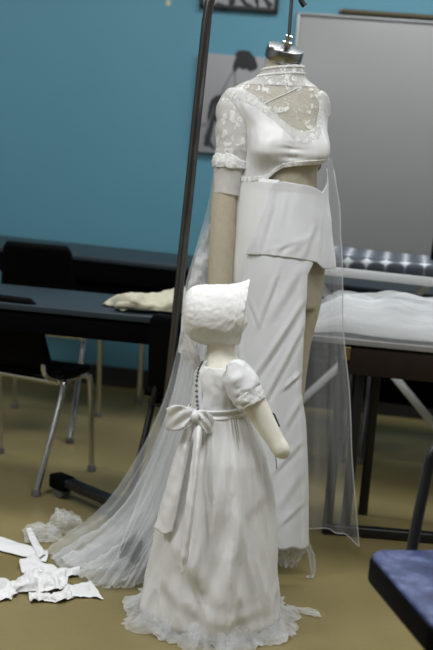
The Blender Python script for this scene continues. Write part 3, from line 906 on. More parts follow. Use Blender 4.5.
mb = MB(); mb.tube([atY(*p, Y0 - .02) for p, _, dy in sl2], [pxr(r, Y0) for _, r, _ in sl2], 30, caps=False); mb.build('sleeve', M['lace'], gown)

# skirt profile: one ellipse column that the panels wrap
kL = [(240, 178), (238, 205), (236, 235), (234, 268), (232, 310), (228, 400), (222, 480), (216, 560)]
kR = [(319, 163), (321, 178), (322, 200), (326, 235), (329, 268), (328, 310), (326, 400), (325, 480), (324, 560)]
kB = [(165, .104), (190, .104), (235, .128), (268, .136), (310, .142), (400, .15), (480, .16), (560, .17)]
skirt = Body(kL, kR, kB, Y0, 284)


def along(pts, Y):
    """x as a function of height along an edge drawn in the picture"""
    q = sorted((atY(x, y, Y)[2], atY(x, y, Y)[0]) for x, y in pts)
    return lambda z: float(np.interp(z, [a for a, _ in q], [c for _, c in q]))


def ang_of(x, z):
    xl, xr = skirt.xl(z), skirt.xr(z); return -math.acos(max(-1, min(1, (x - (xl + xr) / 2) / ((xr - xl) / 2))))


def seg_ridges(segs, Y, ga=1., gw=1.):
    S = [(atY(*a, Y)[[0, 2]], atY(*c, Y)[[0, 2]], amp * ga, wd_ * gw) for a, c, amp, wd_ in segs]
    def f(p):
        d = 0; q = np.array([p[0], p[2]])
        for a, c, amp, wd_ in S:
            v = c - a; L = np.linalg.norm(v); k = (q - a).dot(v) / L ** 2; kk = max(0, min(1, k))
            n = np.array([-v[1], v[0]]) / L; e = (q - a).dot(n); fade = math.exp(-((k - kk) * L / .03) ** 2) * (math.sin(PI * kk) ** .4 * .8 + .2)
            d += amp * fade * (math.exp(-(e / wd_) ** 2) - .7 * math.exp(-((e + wd_ * 1.6) / wd_) ** 2))
        return d
    return f


YF = Y0 - .14
edge = along([(277, 168), (275, 190), (270, 208), (260, 236), (250, 262), (244, 300), (243, 340), (246, 400), (250, 470), (252, 560)], YF)   # where the front panel starts
r_edge = along([(316, 168), (317, 190), (316, 230), (311, 262), (305, 275), (304, 300), (301, 345), (299, 392), (303, 420), (305, 480), (305, 550)], YF)
zhem = atY(285, 546, Y0 - .15)[2]


def panel(name, aL, aR, z_top, z_bot, off, mat, nu, nv, fold, solid=.003, parent=gown):
    rows = []
    for j in range(nv):
        row = []
        for i in range(nu):
            s = i / (nu - 1)
            z = z_top(s) + (z_bot(s) - z_top(s)) * j / (nv - 1)
            a = aL(z) + (aR(z) - aL(z)) * s
            p = skirt.pt(a, z, off); row.append(skirt.pt(a, z, off + fold(s, j / (nv - 1), p)))
        rows.append(row)
    mb = MB(); mb.grid(rows); return mb.build(name, mat, parent, solid=solid)


rid = seg_ridges([((252, 380), (303, 300), .012, .014), ((262, 402), (304, 322), .010, .012), ((282, 388), (300, 372), .012, .008), ((256, 330), (276, 275), .009, .012),
                  ((268, 320), (300, 268), .006, .02), ((285, 425), (302, 395), .006, .012), ((272, 470), (300, 440), .006, .014), ((280, 520), (303, 500), .005, .012), ((276, 505), (300, 470), .004, .02), ((250, 300), (262, 330), .004, .01)], YF, .55, .62)
# left satin panel, wrapping round to the back
ztl = atY(255, 178, Y0 - .1)[2]
panel('side_panel', lambda z: -PI - 1.6, lambda z: ang_of(edge(z) + .012, z), lambda s: ztl, lambda s: .05, .008, M['satin'], 90, 90,
      lambda s, t_, p: .010 * t_ * math.sin(s * 34 + 2 * nz(t_ * 2, s * 4)) + .004 * nz(p[0] * 14, p[2] * 7, 2))
# long front panel
ztf = atY(295, 190, Y0 - .1)[2]
panel('front_panel', lambda z: ang_of(edge(z), z), lambda z: ang_of(r_edge(z), z), lambda s: ztf, lambda s: zhem + .004 * math.sin(s * 20), .0155, M['crepe'], 70, 150,
      lambda s, t_, p: rid(p) + .004 * nz(p[0] * 16, p[2] * 6, 5) + .004 * math.exp(-((s - .93) / .05) ** 2) * min(1, t_ * 1.5) + .006 * math.exp(-(s / .05) ** 2))
# short apron-like over panel
top_c = [(274, 182), (283, 181), (292, 183), (300, 184.5), (308, 187), (314, 192), (317, 184), (320, 168)]
ta_ = [skirt.hit(x, y) for x, y in top_c]; bot_c = [(250, 254), (268, 254), (285, 257), (302, 261), (306, 268), (318, 268.5), (331, 267)]
ba_ = [skirt.hit(x, y) for x, y in bot_c]
zt_s = lambda s: float(np.interp(s, np.linspace(0, 1, len(ta_)), [z for _, z in ta_]))
zb_s = lambda s: float(np.interp(s, [0, .2, .42, .62, .70, .84, 1], [z for _, z in ba_]))
rid2 = seg_ridges([((255, 262), (272, 205), .008, .010), ((268, 250), (300, 240), .004, .010), ((300, 262), (316, 225), .006, .012), ((318, 262), (323, 215), .006, .010), ((262, 268), (284, 244), .006, .010), ((285, 255), (310, 235), .004, .014), ((278, 230), (288, 190), .003, .014)], YF, .42, .7)
panel('over_panel', lambda z: ang_of(edge(z) - .004, z), lambda z: -.06, zt_s, zb_s, .0195, M['crepe'], 70, 60,
      lambda s, t_, p: rid2(p) + .003 * nz(p[0] * 20, p[2] * 12, 8) + .005 * math.exp(-(s / .05) ** 2))
# sheer right-hand panel
def px_rows(rows): return [[atY(x, y, Y) for x, y, Y in r] for r in rows]


P = surf(px_rows([[(312, 160, 3.80), (321, 160, 3.78), (330, 158, 3.76), (333, 160, 3.84)],
                  [(310, 205, 3.86), (320, 205, 3.84), (331, 205, 3.80), (338, 205, 3.86)],
                  [(308, 268, 3.88), (320, 268, 3.86), (332, 268, 3.82), (341, 266, 3.86)],
                  [(300, 330, 3.90), (318, 330, 3.86), (333, 330, 3.84), (342, 330, 3.86)],
                  [(296, 400, 3.90), (316, 400, 3.88), (334, 400, 3.84), (349, 398, 3.86)],
                  [(290, 465, 3.90), (314, 467, 3.88), (336, 466, 3.85), (352, 464, 3.86)],
                  [(285, 520, 3.90), (312, 528, 3.88), (338, 532, 3.85), (359, 545, 3.84)]]), 70, 110)
mb = MB(); mb.grid(disp(P, lambda s, t_, p: .014 * t_ * math.sin(s * 17 + 2.5 * nz(t_ * 2, s * 3)) + .003 * nz(p[0] * 30, p[2] * 14)))
mb.build('sheer_panel', M['tulle_fine'], gown)
hm = [disp(P, lambda s, t_, p: .014 * t_ * math.sin(s * 17 + 2.5 * nz(t_ * 2, s * 3)) + .003 * nz(p[0] * 30, p[2] * 14))]
mb = MB(); mb.tube([hm[0][-1, i] for i in range(0, 70, 3)] + [hm[0][j, -1] for j in range(108, 0, -4)], .0016, 6, sub=2); mb.build('rolled_hem', M['tulle_thick'], gown)

# torn tulle tails below the front hem
for pts, w0, mt in [([(279, 540, 3.62), (281, 556, 3.62), (286, 566, 3.60)], .035, 'tulle'), ([(302, 530, 3.63), (311, 556, 3.62), (313, 574, 3.61), (307, 588, 3.60)], .014, 'tulle_hem'), ([(295, 540, 3.64), (298, 552, 3.63), (292, 566, 3.61)], .03, 'tulle')]:
    Q = crom(np.array([atY(*p) for p in pts]), 24); rows = []
    for k, q in enumerate(Q):
        ww = w0 * (1 - .55 * k / 23) * (1 + .3 * nz(k * .4, w0 * 99)); rows.append([q + np.array([ww * s, .012 * math.sin(s * 5 + k * .2), .004 * math.sin(k)]) for s in np.linspace(-1, 1, 9)])
    mb = MB(); mb.grid(rows)
    for k in range(len(mb.v)): mb.v[k] = (mb.v[k][0], mb.v[k][1], max(mb.v[k][2], .004))
    mb.build('torn_tail', M[mt], gown)


# the long sheer train sweeping left
def F0(x, y, dz=.006): return atZ(x, y, dz)


def train_layer(rows, nu, nv, amp, k, seed, mat, name):
    P = surf(rows, nu, nv)
    def fn(s, t_, p):
        return amp * t_ * (math.sin(s * k + 3.2 * nz(t_ * 1.6, s * 2.5, seed)) + .6 * math.sin(s * k * 2.3 + 4 * nz(t_ * 2.4, s * 3, seed + 3))) + .010 * nz(p[0] * 12, p[1] * 12, p[2] * 9 + seed) * t_ + .022 * max(0, t_ - .68) * 3 * abs(nz(p[0] * 24, p[1] * 20, p[2] * 24 + seed))
    Q = disp(P, fn); Q[..., 2] = np.maximum(Q[..., 2], .004 + .004 * np.random.RandomState(seed).rand(*Q.shape[:2]))
    mb = MB(); mb.grid(Q); return mb.build(name, mat, gown)


A = lambda x, y, Y: atY(x, y, Y)
train_layer([[A(214, 163, 3.76), A(222, 165, 3.78), A(232, 166, 3.78), A(240, 168, 3.80)],
             [A(208, 205, 3.75), A(219, 205, 3.79), A(232, 205, 3.80), A(244, 205, 3.84)],
             [A(198, 245, 3.74), A(212, 248, 3.78), A(228, 248, 3.80), A(244, 250, 3.84)],
             [A(186, 290, 3.73), A(204, 295, 3.77), A(224, 295, 3.80), A(242, 300, 3.80)],
             [A(178, 345, 3.72), A(196, 350, 3.74), A(216, 350, 3.72), A(236, 350, 3.62)],
             [A(160, 410, 3.72), A(184, 415, 3.70), A(208, 415, 3.64), A(230, 415, 3.56)],
             [A(128, 474, 3.74), A(160, 485, 3.68), A(192, 490, 3.60), A(224, 490, 3.52)],
             [A(92, 515, 3.72), A(128, 535, 3.62), A(170, 545, 3.56), A(216, 545, 3.50)],
             [F0(40, 550), F0(72, 575), F0(114, 585), F0(200, 578)]], 120, 170, .018, 26, 3, M['tulle'], 'train')
train_layer([[A(217, 168, 3.79), A(226, 170, 3.81), A(238, 172, 3.83)],
             [A(208, 235, 3.80), A(222, 240, 3.82), A(238, 240, 3.86)],
             [A(192, 290, 3.78), A(212, 295, 3.81), A(236, 300, 3.84)],
             [A(183, 345, 3.75), A(206, 350, 3.76), A(232, 350, 3.68)],
             [A(168, 410, 3.74), A(196, 415, 3.70), A(226, 415, 3.62)],
             [A(138, 480, 3.74), A(174, 490, 3.66), A(218, 490, 3.58)],
             [A(100, 530, 3.68), A(142, 545, 3.60), A(206, 545, 3.54)],
             [F0(50, 560), F0(100, 570), F0(190, 555)]], 90, 140, .016, 19, 11, M['tulle_thick'], 'train_lining')
train_layer([[A(190, 300, 3.69), A(205, 330, 3.68), A(214, 345, 3.66)],
             [A(172, 400, 3.68), A(190, 410, 3.64), A(206, 415, 3.60)],
             [A(140, 490, 3.66), A(166, 500, 3.60), A(190, 505, 3.54)],
             [A(118, 545, 3.50), A(138, 550, 3.48), A(165, 552, 3.47)],
             [F0(90, 586), F0(114, 589), F0(146, 586)]], 90, 110, .014, 23, 21, M['tulle'], 'train_overlay')

P = surf(px_rows([[(209, 224, 3.74), (214, 224, 3.75), (219, 226, 3.76)], [(197, 255, 3.72), (206, 256, 3.73), (213, 258, 3.75)], [(187, 288, 3.71), (197, 290, 3.72), (208, 292, 3.74)],
                  [(181, 325, 3.70), (190, 328, 3.71), (200, 330, 3.72)], [(178, 352, 3.70), (186, 356, 3.70), (195, 358, 3.71)]]), 30, 60)
mb = MB(); mb.grid(disp(P, lambda s, t_, p: .016 * nz(p[0] * 30, p[1] * 10, p[2] * 22) + .010 * nz(p[0] * 60, 3, p[2] * 50))); mb.build('train_gather', M['tulle_thick'], gown)

# ------------------------------------------------------------------ child size form
YD = 3.25
dL = [(207, 335), (207, 352), (203, 361), (198, 370), (196, 385), (195, 400), (193, 412), (188, 440), (186, 470), (192, 520)]
dR = [(236, 335), (235, 352), (240, 361), (246, 370), (247, 385), (246, 400), (246, 412), (250, 440), (252, 470), (246, 520)]
dB = [(335, .042), (352, .042), (361, .052), (370, .062), (385, .066), (412, .066), (440, .075), (470, .08), (520, .07)]
dbody = Body(dL, dR, dB, YD, 220)
dbase = atY(210, 640, YD)
doll = thing('child_dress_form', 'small pale cloth child mannequin facing right in front of the long gown', 'mannequin', (dbase[0], YD, 0))
mb = MB(); dbody.loft(mb, atY(220, 515, YD)[2], atY(220, 338, YD)[2], 60, 40)
hc = atY(218.5, 315.5, YD)
rows = []
for j in range(1, 22):
    th = PI * j / 22; row = []
    for i in range(32):
        a = 2 * PI * i / 32; rr = math.sin(th)
        x = 26.5 * rr * math.cos(a); z = -27 * math.cos(th); y = 23 * rr * math.sin(a)
        if z < 0: x = x * (1 + .05 * z / 29) + 3 * (-z / 29)
        # face: shallow brow, nose and chin on the +x side
        fx = max(0, math.cos(a)) ** 8 * rr
        x += fx * (2.6 * math.exp(-((z + 5) / 4) ** 2) * math.exp(-(y / 4) ** 2) - 1.2 * math.exp(-((z - 3) / 3.5) ** 2) + 1.5 * math.exp(-((z + 22) / 5) ** 2) + .9 * math.exp(-((z + 13) / 2) ** 2))
        row.append(hc + np.array([pxr(x, YD), pxr(y, YD), pxr(z, YD)]))
    rows.append(row)
o_, nu, nv = mb.grid(rows, closed_u=True); mb.cap(range(o_, o_ + nu)); mb.cap(range(o_ + (nv - 1) * nu, o_ + nv * nu))
for sx, Ya, sc in ((-1, YD - .075, 1), (1, YD + .09, .9)):
    ar = [((232, 372), 10), ((242, 382), 12), ((250, 396), 12), ((259, 412), 11), ((268, 428), 9.6), ((275, 440), 8.6), ((280, 448), 8.6), ((284, 454), 7.0), ((286, 457), 3.5)]
    mb.tube([atY(*p, Ya + (.02 if k == 0 else -.012 * k * .4) * (1 if sx < 0 else -1)) for k, (p, _) in enumerate(ar)], [pxr(r * sc, YD) for _, r in ar], 22)
for dx in (-.035, .035):
    c = atY(216, 515, YD)
    mb.tube([(c[0] + dx, YD, c[2] + .02), (c[0] + dx, YD, .25), (c[0] + dx, YD, .03)], [.045, .036, .030], 20)
    mb.tube([(c[0] + dx - .02, YD, .026), (c[0] + dx + .03, YD, .024), (c[0] + dx + .075, YD, .020)], [.022, .024, .014], 16)
o = mb.build('body', M['doll_skin'], doll)
md = o.modifiers.new('fuse', 'REMESH'); md.mode = 'VOXEL'; md.voxel_size = .0042; md.use_smooth_shade = True
md = o.modifiers.new('smooth', 'SMOOTH'); md.iterations = 5; md.factor = .5

# ------------------------------------------------------------------ child gown
dress = thing('child_gown', 'small white satin gown with puffed lace sleeve and back sash bow on the child form', 'dress', (dbase[0], YD, 0))
ztn = atY(220, 364, YD)[2]; zwn = atY(220, 413, YD)[2]
rows = []
for z in np.linspace(zwn - .01, ztn, 30):
    rows.append([dbody.pt(2 * PI * i / 90, z, .006 + .004 * nz(math.cos(2 * PI * i / 90) * 6, math.sin(2 * PI * i / 90) * 6, z * 30) + .004 * abs(nz(math.cos(2 * PI * i / 90) * 9 + z * 20, math.sin(2 * PI * i / 90) * 9, z * 40))) for i in range(90)])
mb = MB(); mb.grid(rows, closed_u=True); mb.build('bodice', M['doll_satin'], dress, solid=.003)
# sleeve: puffed, gathered at a lace band
for Ya, nm_ in ((YD - .078, 'near'), (YD + .095, 'far')):
    sg = 1 if nm_ == 'near' else -1
    sp = [((230, 367), 9, .015), ((235, 372), 14, .008), ((240, 381), 15.5, -.004), ((245, 391), 15.2, -.010), ((250, 399), 12.8, -.016)]
    mb = MB(); mb.tube([atY(*p, Ya + dy * sg) for p, _, dy in sp], [pxr(r * (1 if sg > 0 else .95), YD) for _, r, _ in sp], 44, caps=False, sub=8)
    for k in range(len(mb.v)):
        p = np.array(mb.v[k]); mb.v[k] = tuple(p + .009 * np.array([nz(*(p * 34)), nz(*(p * 34 + 7)), nz(*(p * 34 + 13))]) + .003 * np.array([nz(*(p * 90)), nz(*(p * 90 + 7)), nz(*(p * 90 + 13))]))
    s_ = mb.build('sleeve', M['cotton'], dress, solid=.002)
    tb = [((246.5, 394), 14.6, -.012), ((250, 399.5), 14.0, -.016), ((252.5, 404), 13.4, -.018)]
    mb = MB(); mb.tube([atY(*p, Ya + dy * sg) for p, _, dy in tb], [pxr(r * (1 if sg > 0 else .92), YD) for _, r, _ in tb], 44, caps=False, sub=5)
    for k in range(len(mb.v)):
        p = np.array(mb.v[k]); mb.v[k] = tuple(p + .004 * np.array([nz(*(p * 90)), nz(*(p * 90 + 7)), nz(*(p * 90 + 13))]))
    mb.build('sleeve_band', M['trim'], dress, solid=.002)
# button placket up the back
mb = MB(); pk = [(206, 361), (203, 369), (201, 380), (201, 396), (202, 411)]
def bod_at(px, py, off):
    a, z = dbody.hit(px, py); return dbody.pt(a, z, off)
rows = []
pkq = crom(np.array(pk, float), 30)
for (x, y) in pkq: rows.append([bod_at(x + d, y, .010) for d in (-3.2, -1.6, 0, 1.6, 3.2)])
mb.grid(rows); mb.build('button_placket', M['cotton'], dress, solid=.003)
for k in range(13):
    x, y = crom(np.array([(206.5, 362), (203, 369), (200.8, 380), (200.6, 396), (201.5, 409)], float), 13)[k]
    c = bod_at(x, y, .0125); r = .0042
    mb = MB(); mb.lathe([(r * math.sin(PI * j / 8) + 1e-4, -r * math.cos(PI * j / 8)) for j in range(9)], c, (0, -1, 0), 12); mb.build('button', M['button'], dress)
# skirt
sL = [(193, 409), (187, 428), (178, 455), (168, 495), (158, 535), (149, 575), (142, 610), (139, 632), (141, 652)]
sRr = [(247, 405), (255, 425), (264, 455), (270, 490), (273.5, 530), (276, 575), (278, 610), (279, 632), (277, 652)]
sB = [(405, .070), (425, .095), (455, .125), (495, .15), (535, .17), (575, .185), (610, .195), (640, .195)]
ds = Body(sL, sRr, sB, YD, 215)
z1 = atY(220, 410, YD)[2]; z0 = .012
rd = seg_ridges([((197, 440), (178, 560), .010, .016), ((212, 440), (200, 600), .009, .018), ((238, 470), (243, 630), .008, .010), ((228, 440), (232, 640), .007, .006), ((258, 450), (262, 600), .008, .014),
                 ((185, 560), (225, 600), .010, .02), ((160, 585), (215, 618), .010, .018), ((215, 618), (262, 612), .008, .014), ((172, 540), (200, 580), .008, .02), ((250, 560), (268, 622), .007, .012), ((176, 480), (160, 560), .006, .014), ((245, 520), (268, 500), .004, .012)], YD - .16, .42, 1.25)
rows = []
nA, nR = 260, 150
for j in range(nR):
    f = j / (nR - 1); z = z1 + (z0 - z1) * f; row = []
    for i in range(nA):
        a = 2 * PI * i / nA
        g = .003 * math.exp(-f * 9) * math.sin(a * 34 + 9 * nz(math.cos(a) * 2, math.sin(a) * 2))
        g += .009 * min(1, f * 2.2) * math.sin(a * 8 + 5 * nz(math.cos(a) * 1.6, math.sin(a) * 1.6, f * 1.3)) * (1 - .35 * f)
        g += .007 * nz(math.cos(a) * 5 + 3, math.sin(a) * 5, f * 5) * min(1, f * 3)
        g += (.006 * (1 - abs(nz(math.cos(a) * 4.2 + .8 * nz(f * 3, a), math.sin(a) * 4.2, f * 2.2))) ** 5 + .002 * (1 - abs(nz(math.cos(a) * 9, math.sin(a) * 9 + 4, f * 5))) ** 6) * min(1, f * 3)
        g += .0018 * math.exp(-((math.cos(a) * .5 + .5 - .62) / .01) ** 2) * math.sin(f * 47 + 3 * nz(f * 9)) * (math.sin(a) < 0)
        g -= .014 * max(0, (f - .95) / .05) ** 2
        p = ds.pt(a, z, g)
        if math.sin(a) < .1: p = ds.pt(a, z, g + rd(p) * min(1, f * 6))
        row.append(p)
    rows.append(row)
mb = MB(); mb.grid(rows, closed_u=True); mb.build('skirt', M['doll_satin'], dress, solid=.002)
# tulle hem frill spreading on the floor
for lay, (rout, zt_, sd) in enumerate([(.030, .060, 1), (.058, .040, 5)]):
    rows = []
    for j in range(14):
        f = j / 13; row = []
        for i in range(300):
            a = 2 * PI * i / 300
            n1 = nz(math.cos(a) * 3, math.sin(a) * 3, sd)
            z = zt_ * (1 - f) ** 1.4 + .004 + f * .022 * max(0, nz(math.cos(a) * 11, math.sin(a) * 11, sd)) 
            p = ds.pt(a, max(z, z0) + .02, -.008 + f * (rout + .05 * n1) + .010 * f * nz(math.cos(a) * 14, math.sin(a) * 14, sd + f) + .004 * math.sin(a * 50 + 6 * n1 + sd) * f)
            row.append((p[0], p[1], z))
        rows.append(row)
    mb = MB(); mb.grid(rows, closed_u=True); mb.build('hem_frill', M['tulle_hem'], dress)
# sash and bow
rows = []
for f in np.linspace(0, 1, 9):
    row = []
    for i in range(100):
        a = 2 * PI * i / 100; z = z1 - .012 + .026 * f + .010 * math.cos(a) + .003
        zz = min(max(z, z1 - .04), z1 + .03)
        row.append(dbody.pt(a, zz, .013 + .003 * math.sin(f * PI * 3) + .002 * nz(a * 3, f * 4)))
    rows.append(row)
mb = MB(); mb.grid(rows, closed_u=True); mb.build('sash', M['satin'], dress, solid=.002)
YB = YD - .085


def ribbon(name, rows, nu, nv, mat, parent, fold=.0, kf=9, solid=.002, seed=1):
    P = surf(rows, nu, nv)
    if fold: P = disp(P, lambda s, t_, p: fold * math.sin(s * kf + 2 * nz(t_ * 3, seed)) + fold * .7 * nz(p[0] * 40, p[1] * 40, p[2] * 40 + seed))
    mb = MB(); mb.grid(P); return mb.build(name, mat, parent, solid=solid)


# left loop: a closed loop of ribbon
def loop(name, c, tipx, w0, w1, sag, dep, seed):
    """c = knot point (px), loops out to tip and back"""
    rows = []
    for k in range(25):
        th = 2 * PI * k / 24; f = (1 - math.cos(th)) / 2      # 0 knot,1 tip
        x = c[0] + (tipx - c[0]) * f; yy = c[1] + sag * f; w = w0 + (w1 - w0) * math.sin(PI * min(1, f * .75)) 
        Y = YB + dep * math.sin(th)
        rows.append([atY(x + .8 * math.sin(k * 1.3 + s_ * 3), yy + w * s_, Y + .004 * math.sin(s_ * 6 + k)) for s_ in np.linspace(-1, 1, 11)])
    mb = MB(); mb.grid(rows); return mb.build(name, M['satin'], dress, solid=.002)


loop('bow_loop', (194, 416), 167, 4.5, 13, 3, .032, 1)
loop('bow_loop', (196, 417), 212, 4.5, 11, 8, .026, 2)
mb = MB(); kc = atY(194.5, 416.5, YB - .012)
mb.lathe([(.004, -.016), (.012, -.014), (.016, -.006), (.0165, .004), (.012, .013), (.004, .016)], kc, (.2, -.1, 1), 20); mb.build('bow_knot', M['satin'], dress)
ribbon('bow_tail', [[atY(193, 420, YB - .004), atY(199, 422, YB - .012), atY(204, 420, YB - .006)], [atY(192, 450, YB - .045), atY(197, 450, YB - .06), atY(201, 450, YB - .05)],
                    [atY(187, 500, YB - .085), atY(191, 500, YB - .098), atY(195, 500, YB - .088)], [atY(181, 545, YB - .10), atY(185, 546, YB - .112), atY(190, 545, YB - .104)], [atY(179, 566, YB - .105), atY(182, 574, YB - .112), atY(188, 562, YB - .108)]], 14, 60, M['satin'], dress, .003, 7)
ribbon('bow_tail', [[atY(186, 424, YB + .0), atY(190, 425, YB - .01), atY(194, 424, YB - .004)], [atY(176, 455, YB + .0), atY(182, 456, YB - .02), atY(188, 455, YB - .02)],
                    [atY(163, 500, YB + .0), atY(171, 502, YB - .03), atY(179, 500, YB - .04)], [atY(154, 528, YB + .0), atY(163, 534, YB - .03), atY(172, 532, YB - .045)]], 14, 60, M['satin'], dress, .003, 7, seed=4)
# grey tag hanging by the hand
tg = thing('garment_tag', 'small dark grey tag hanging behind the hand of the child form', 'tag', tuple(atY(272, 424, YD + .02)))
mb = MB(); q = [atY(268, 410, YD + .02), atY(275, 414, YD + .018), atY(280.5, 427, YD + .02), atY(270, 426, YD + .024)]
mb.v = [tuple(p + np.array([0, dy, 0])) for dy in (0, .002) for p in q]; mb.f = [(0, 1, 2, 3), (7, 6, 5, 4)] + [(i, (i + 1) % 4, (i + 1) % 4 + 4, i + 4) for i in range(4)]
mb.build('card', M['tag'], tg, smooth=False)
mb = MB(); mb.tube([atY(268, 416, YD + .018), atY(272, 440, YD + .01), atY(276, 460, YD + .0), atY(276.5, 469, YD + .0)], .0012, 8); mb.build('string', M['tag'], tg)

# ------------------------------------------------------------------ bonnet
bon = thing('baby_bonnet', 'white textured cloth bonnet tied on the head of the child form', 'bonnet', tuple(atY(215, 345, YD)))
prof = [(183.5, 314, 5), (184.5, 314, 12), (187, 313.5, 20), (192, 313.5, 25.5), (200, 314, 28.5), (212, 315, 29.5), (224, 315, 30), (235, 314, 30), (239.5, 313, 30.5), (243.5, 312, 31.5)]
Q = crom(np.array(prof, float), 70); rows = []
for k, (x, y, r) in enumerate(Q):
    f = k / 69; row = []
    for i in range(110):
        a = 2 * PI * i / 110
        lean = -.0 * math.sin(a)
        xx = x + (5.0 * math.sin(a) * (math.sin(a) > 0) - 4.0 * max(0, -math.sin(a)) ** 1.5) * max(0, f - .5) * 2     # opening slants back towards the chin
        rr = r + .7 * nz(math.cos(a) * 5, math.sin(a) * 5, f * 9) + .9 * math.sin(a * 24 + f * 3) * math.exp(-(f / .22) ** 2) + .8 * nz(a * 12, f * 34, 3) * (f > .1)
        c = atY(xx, y - rr * math.sin(a), YD)
        row.append((c[0], YD - pxr(rr * .88, YD) * math.cos(a), c[2]))
    rows.append(row)
mb = MB(); o_, nu, nv = mb.grid(rows, closed_u=True); mb.cap(range(o_, o_ + nu)); mb.build('cap', M['bonnet'], bon, solid=.003)
# brim frill
rows = []
for k in range(9):
    f = k / 8; row = []
    for i in range(160):
        a = 2 * PI * i / 160
        rr = 31.0 + 1.2 * f + .6 * f * math.sin(a * 26 + 4 * nz(a * 2)) + 2.0 * nz(math.cos(a) * 6, math.sin(a) * 6, 4) * f
        xx = 240.5 + 4.6 * f * (.5 + .5 * math.sin(a)) + 4.6 * max(0, math.sin(a)) - 4.0 * max(0, -math.sin(a)) ** 1.5
        rr *= 1 - .06 * max(0, -math.sin(a))
        c = atY(xx, 312.5 - rr * math.sin(a), YD); row.append((c[0], YD - pxr(rr * .88, YD) * math.cos(a), c[2]))
    rows.append(row)
mb = MB(); mb.grid(rows, closed_u=True); mb.build('brim_frill', M['cotton'], bon, solid=.002)
mb = MB(); rr_ = [rows[4][i] for i in range(0, 160)]
# lace tie curling down behind the neck
ribbon('lace_tie', [[atY(185, 322, YD + .0), atY(191, 325, YD - .02), atY(198, 330, YD - .03)], [atY(183, 340, YD + .0), atY(190, 342, YD - .03), atY(197, 344, YD - .04)],
                    [atY(183, 355, YD + .005), atY(191, 356, YD - .025), atY(199, 354, YD - .035)], [atY(187, 364, YD + .0), atY(194, 367, YD - .02), atY(201, 362, YD - .03)], [atY(196, 362, YD - .01), atY(201, 362, YD - .03), atY(205, 356, YD - .04)]], 16, 40, M['lace'], bon, .004, 8)

# ------------------------------------------------------------------ scraps on the floor


def scrap(name, label, rows, mat, cat='fabric scrap', group=None, amp=.014, freq=19, nu=24, nv=48, seed=0, solid=.0012, lift=.006):
    ctrl = [[atZ(x, y, .004 + lift * h) for x, y, h in r] for r in rows]
    P = surf(ctrl, nu, nv)
    P = disp(P, lambda s, t_, p: amp * (1.3 * abs(nz(p[0] * freq, p[1] * freq, seed)) - .3 + .5 * abs(nz(p[0] * freq * 2.4, p[1] * freq * 2.4, seed + 5))) + amp * .3 * math.sin(s * 7 + 5 * nz(t_ * 3, seed)))
    P[..., 2] = np.maximum(P[..., 2], .003)
    mb = MB(); mb.grid(P); o = mb.build(name, mat, solid=solid); return tag(recenter(o), label, cat, group)


scrap('ribbon_strip', 'flat white strip running in from the left edge to the train', [[(-25, 530, .5), (-26, 536, 1.2), (-28, 545, .3)], [(0, 537, .6), (-1, 543, 1.4), (-2, 550, .3)], [(24, 544, .6), (23, 549, 1.5), (21, 556, .3)], [(48, 551, .5), (48, 556, 1), (46, 562, .2)]], M['cotton'], amp=.003)
scrap('ribbon_strip', 'short upright white strip crossing the end of the long flat strip', [[(17 + 9, 528, 3), (32, 528, 3)], [(29, 538, 2.6), (36, 537, 2.8)], [(34, 548, 2.2), (41, 546, 2.4)], [(38, 557, 2), (46, 554, 2)]], M['satin'], amp=.004, seed=2)
scrap('fabric_scrap', 'curled white scrap just below the end of the flat strip', [[(20, 560, .2), (20, 566, 1), (22, 573, .2)], [(34, 556, 2), (35, 563, 3), (36, 571, .4)], [(46, 562, .6), (46, 568, 1.4), (47, 575, .3)], [(62, 570, .2), (61, 574, 1), (60, 578, .2)], [(80, 566, .2), (80, 570, 1), (80, 575, .2)]], M['cotton'], amp=.012, seed=4)
scrap('fabric_scrap', 'large crumpled white satin scrap at the lower left of the floor', [[(13, 584, .2), (11, 590, 1), (8, 598, .2)], [(24, 574, 2), (24, 583, 4), (22, 592, .4)], [(40, 573, 2.6), (42, 583, 3.4), (42, 592, .6)], [(56, 575, 1.8), (57, 582, 3), (58, 590, .4)], [(66, 580, .4), (66, 585, 1), (68, 591, .2)]], M['satin'], amp=.022, freq=34, seed=6)
scrap('fabric_scrap', 'white satin scrap cut off by the left edge of the photo', [[(-22, 578, .2), (-22, 588, 1), (-24, 602, .2)], [(-6, 579, 1.6), (-6, 588, 2.6), (-8, 602, .4)], [(8, 580, 1), (8, 588, 1.6), (7, 599, .3)], [(14, 592, .2), (13, 596, .6), (11, 600, .2)]], M['satin'], amp=.016, seed=8)
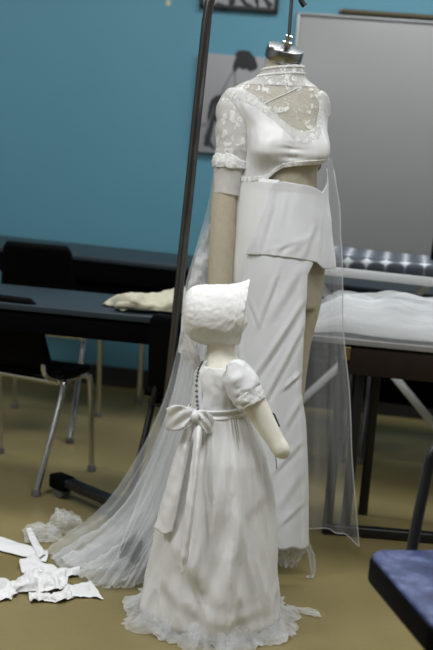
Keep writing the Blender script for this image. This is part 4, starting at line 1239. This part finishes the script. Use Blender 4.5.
scrap('fabric_scrap', 'pointed white scrap with cut corners at the right end of the scrap pile', [[(62, 580, .4), (64, 588, 1), (66, 597, .2)], [(74, 586, .6), (76, 591, 1.2), (80, 597, .2)], [(88, 581, 1.0), (90, 589, 1.4), (92, 597, .2)], [(91, 581, .4), (97, 590, .8), (104, 599, .2)]], M['cotton'], amp=.010, seed=10)
scrap('ribbon_strip', 'narrow twisted white strip in front of the crumpled scrap', [[(29, 592, .3), (29, 597, .7), (31, 602, .2)], [(42, 593, .8), (43, 597, 1.4), (44, 601, .2)], [(56, 593, .8), (57, 597, 1.6), (59, 602, .2)], [(68, 588, .4), (71, 594, .8), (74, 598, .2)]], M['satin'], amp=.014, freq=40, seed=12)
scrap('tulle_scrap', 'puffed sheer tulle scrap at the left tip of the train', [[(50, 520, 1), (48, 526, 2), (46, 534, .2)], [(56, 512, 5), (58, 520, 7), (54, 534, .6)], [(66, 510, 6), (70, 520, 8), (68, 534, .6)], [(78, 516, 2), (82, 524, 3), (84, 534, .2)]], M['tulle'], amp=.014, freq=34, seed=14, solid=0)
scrap('tulle_scrap', 'small sheer tulle scrap lying beside the upright white strip', [[(22, 530, .5), (24, 536, 2), (24, 544, .2)], [(34, 524, 3), (36, 532, 4), (36, 542, .5)], [(48, 524, 3), (50, 532, 4), (50, 542, .5)], [(60, 528, .6), (62, 534, 1), (62, 542, .2)]], M['tulle'], amp=.012, freq=36, seed=16, solid=0)
scrap('tulle_scrap', 'flat sheer tulle scrap on bare floor right of the child gown', [[(286, 604, .2), (287, 606, .5), (290, 609, .2)], [(300, 607, .6), (302, 610, 1), (304, 614, .2)], [(318, 611, .3), (320, 614, .5), (322, 618, .2)]], M['tulle_hem'], amp=.004, seed=18, solid=0)

# ------------------------------------------------------------------ view
C.view_settings.view_transform = 'Standard'; C.view_settings.look = 'None'
C.view_settings.gamma = 1; C.view_settings.use_curve_mapping = False
C.view_settings.exposure = 0.0
C.cycles.max_bounces = 8; C.cycles.transparent_max_bounces = 24
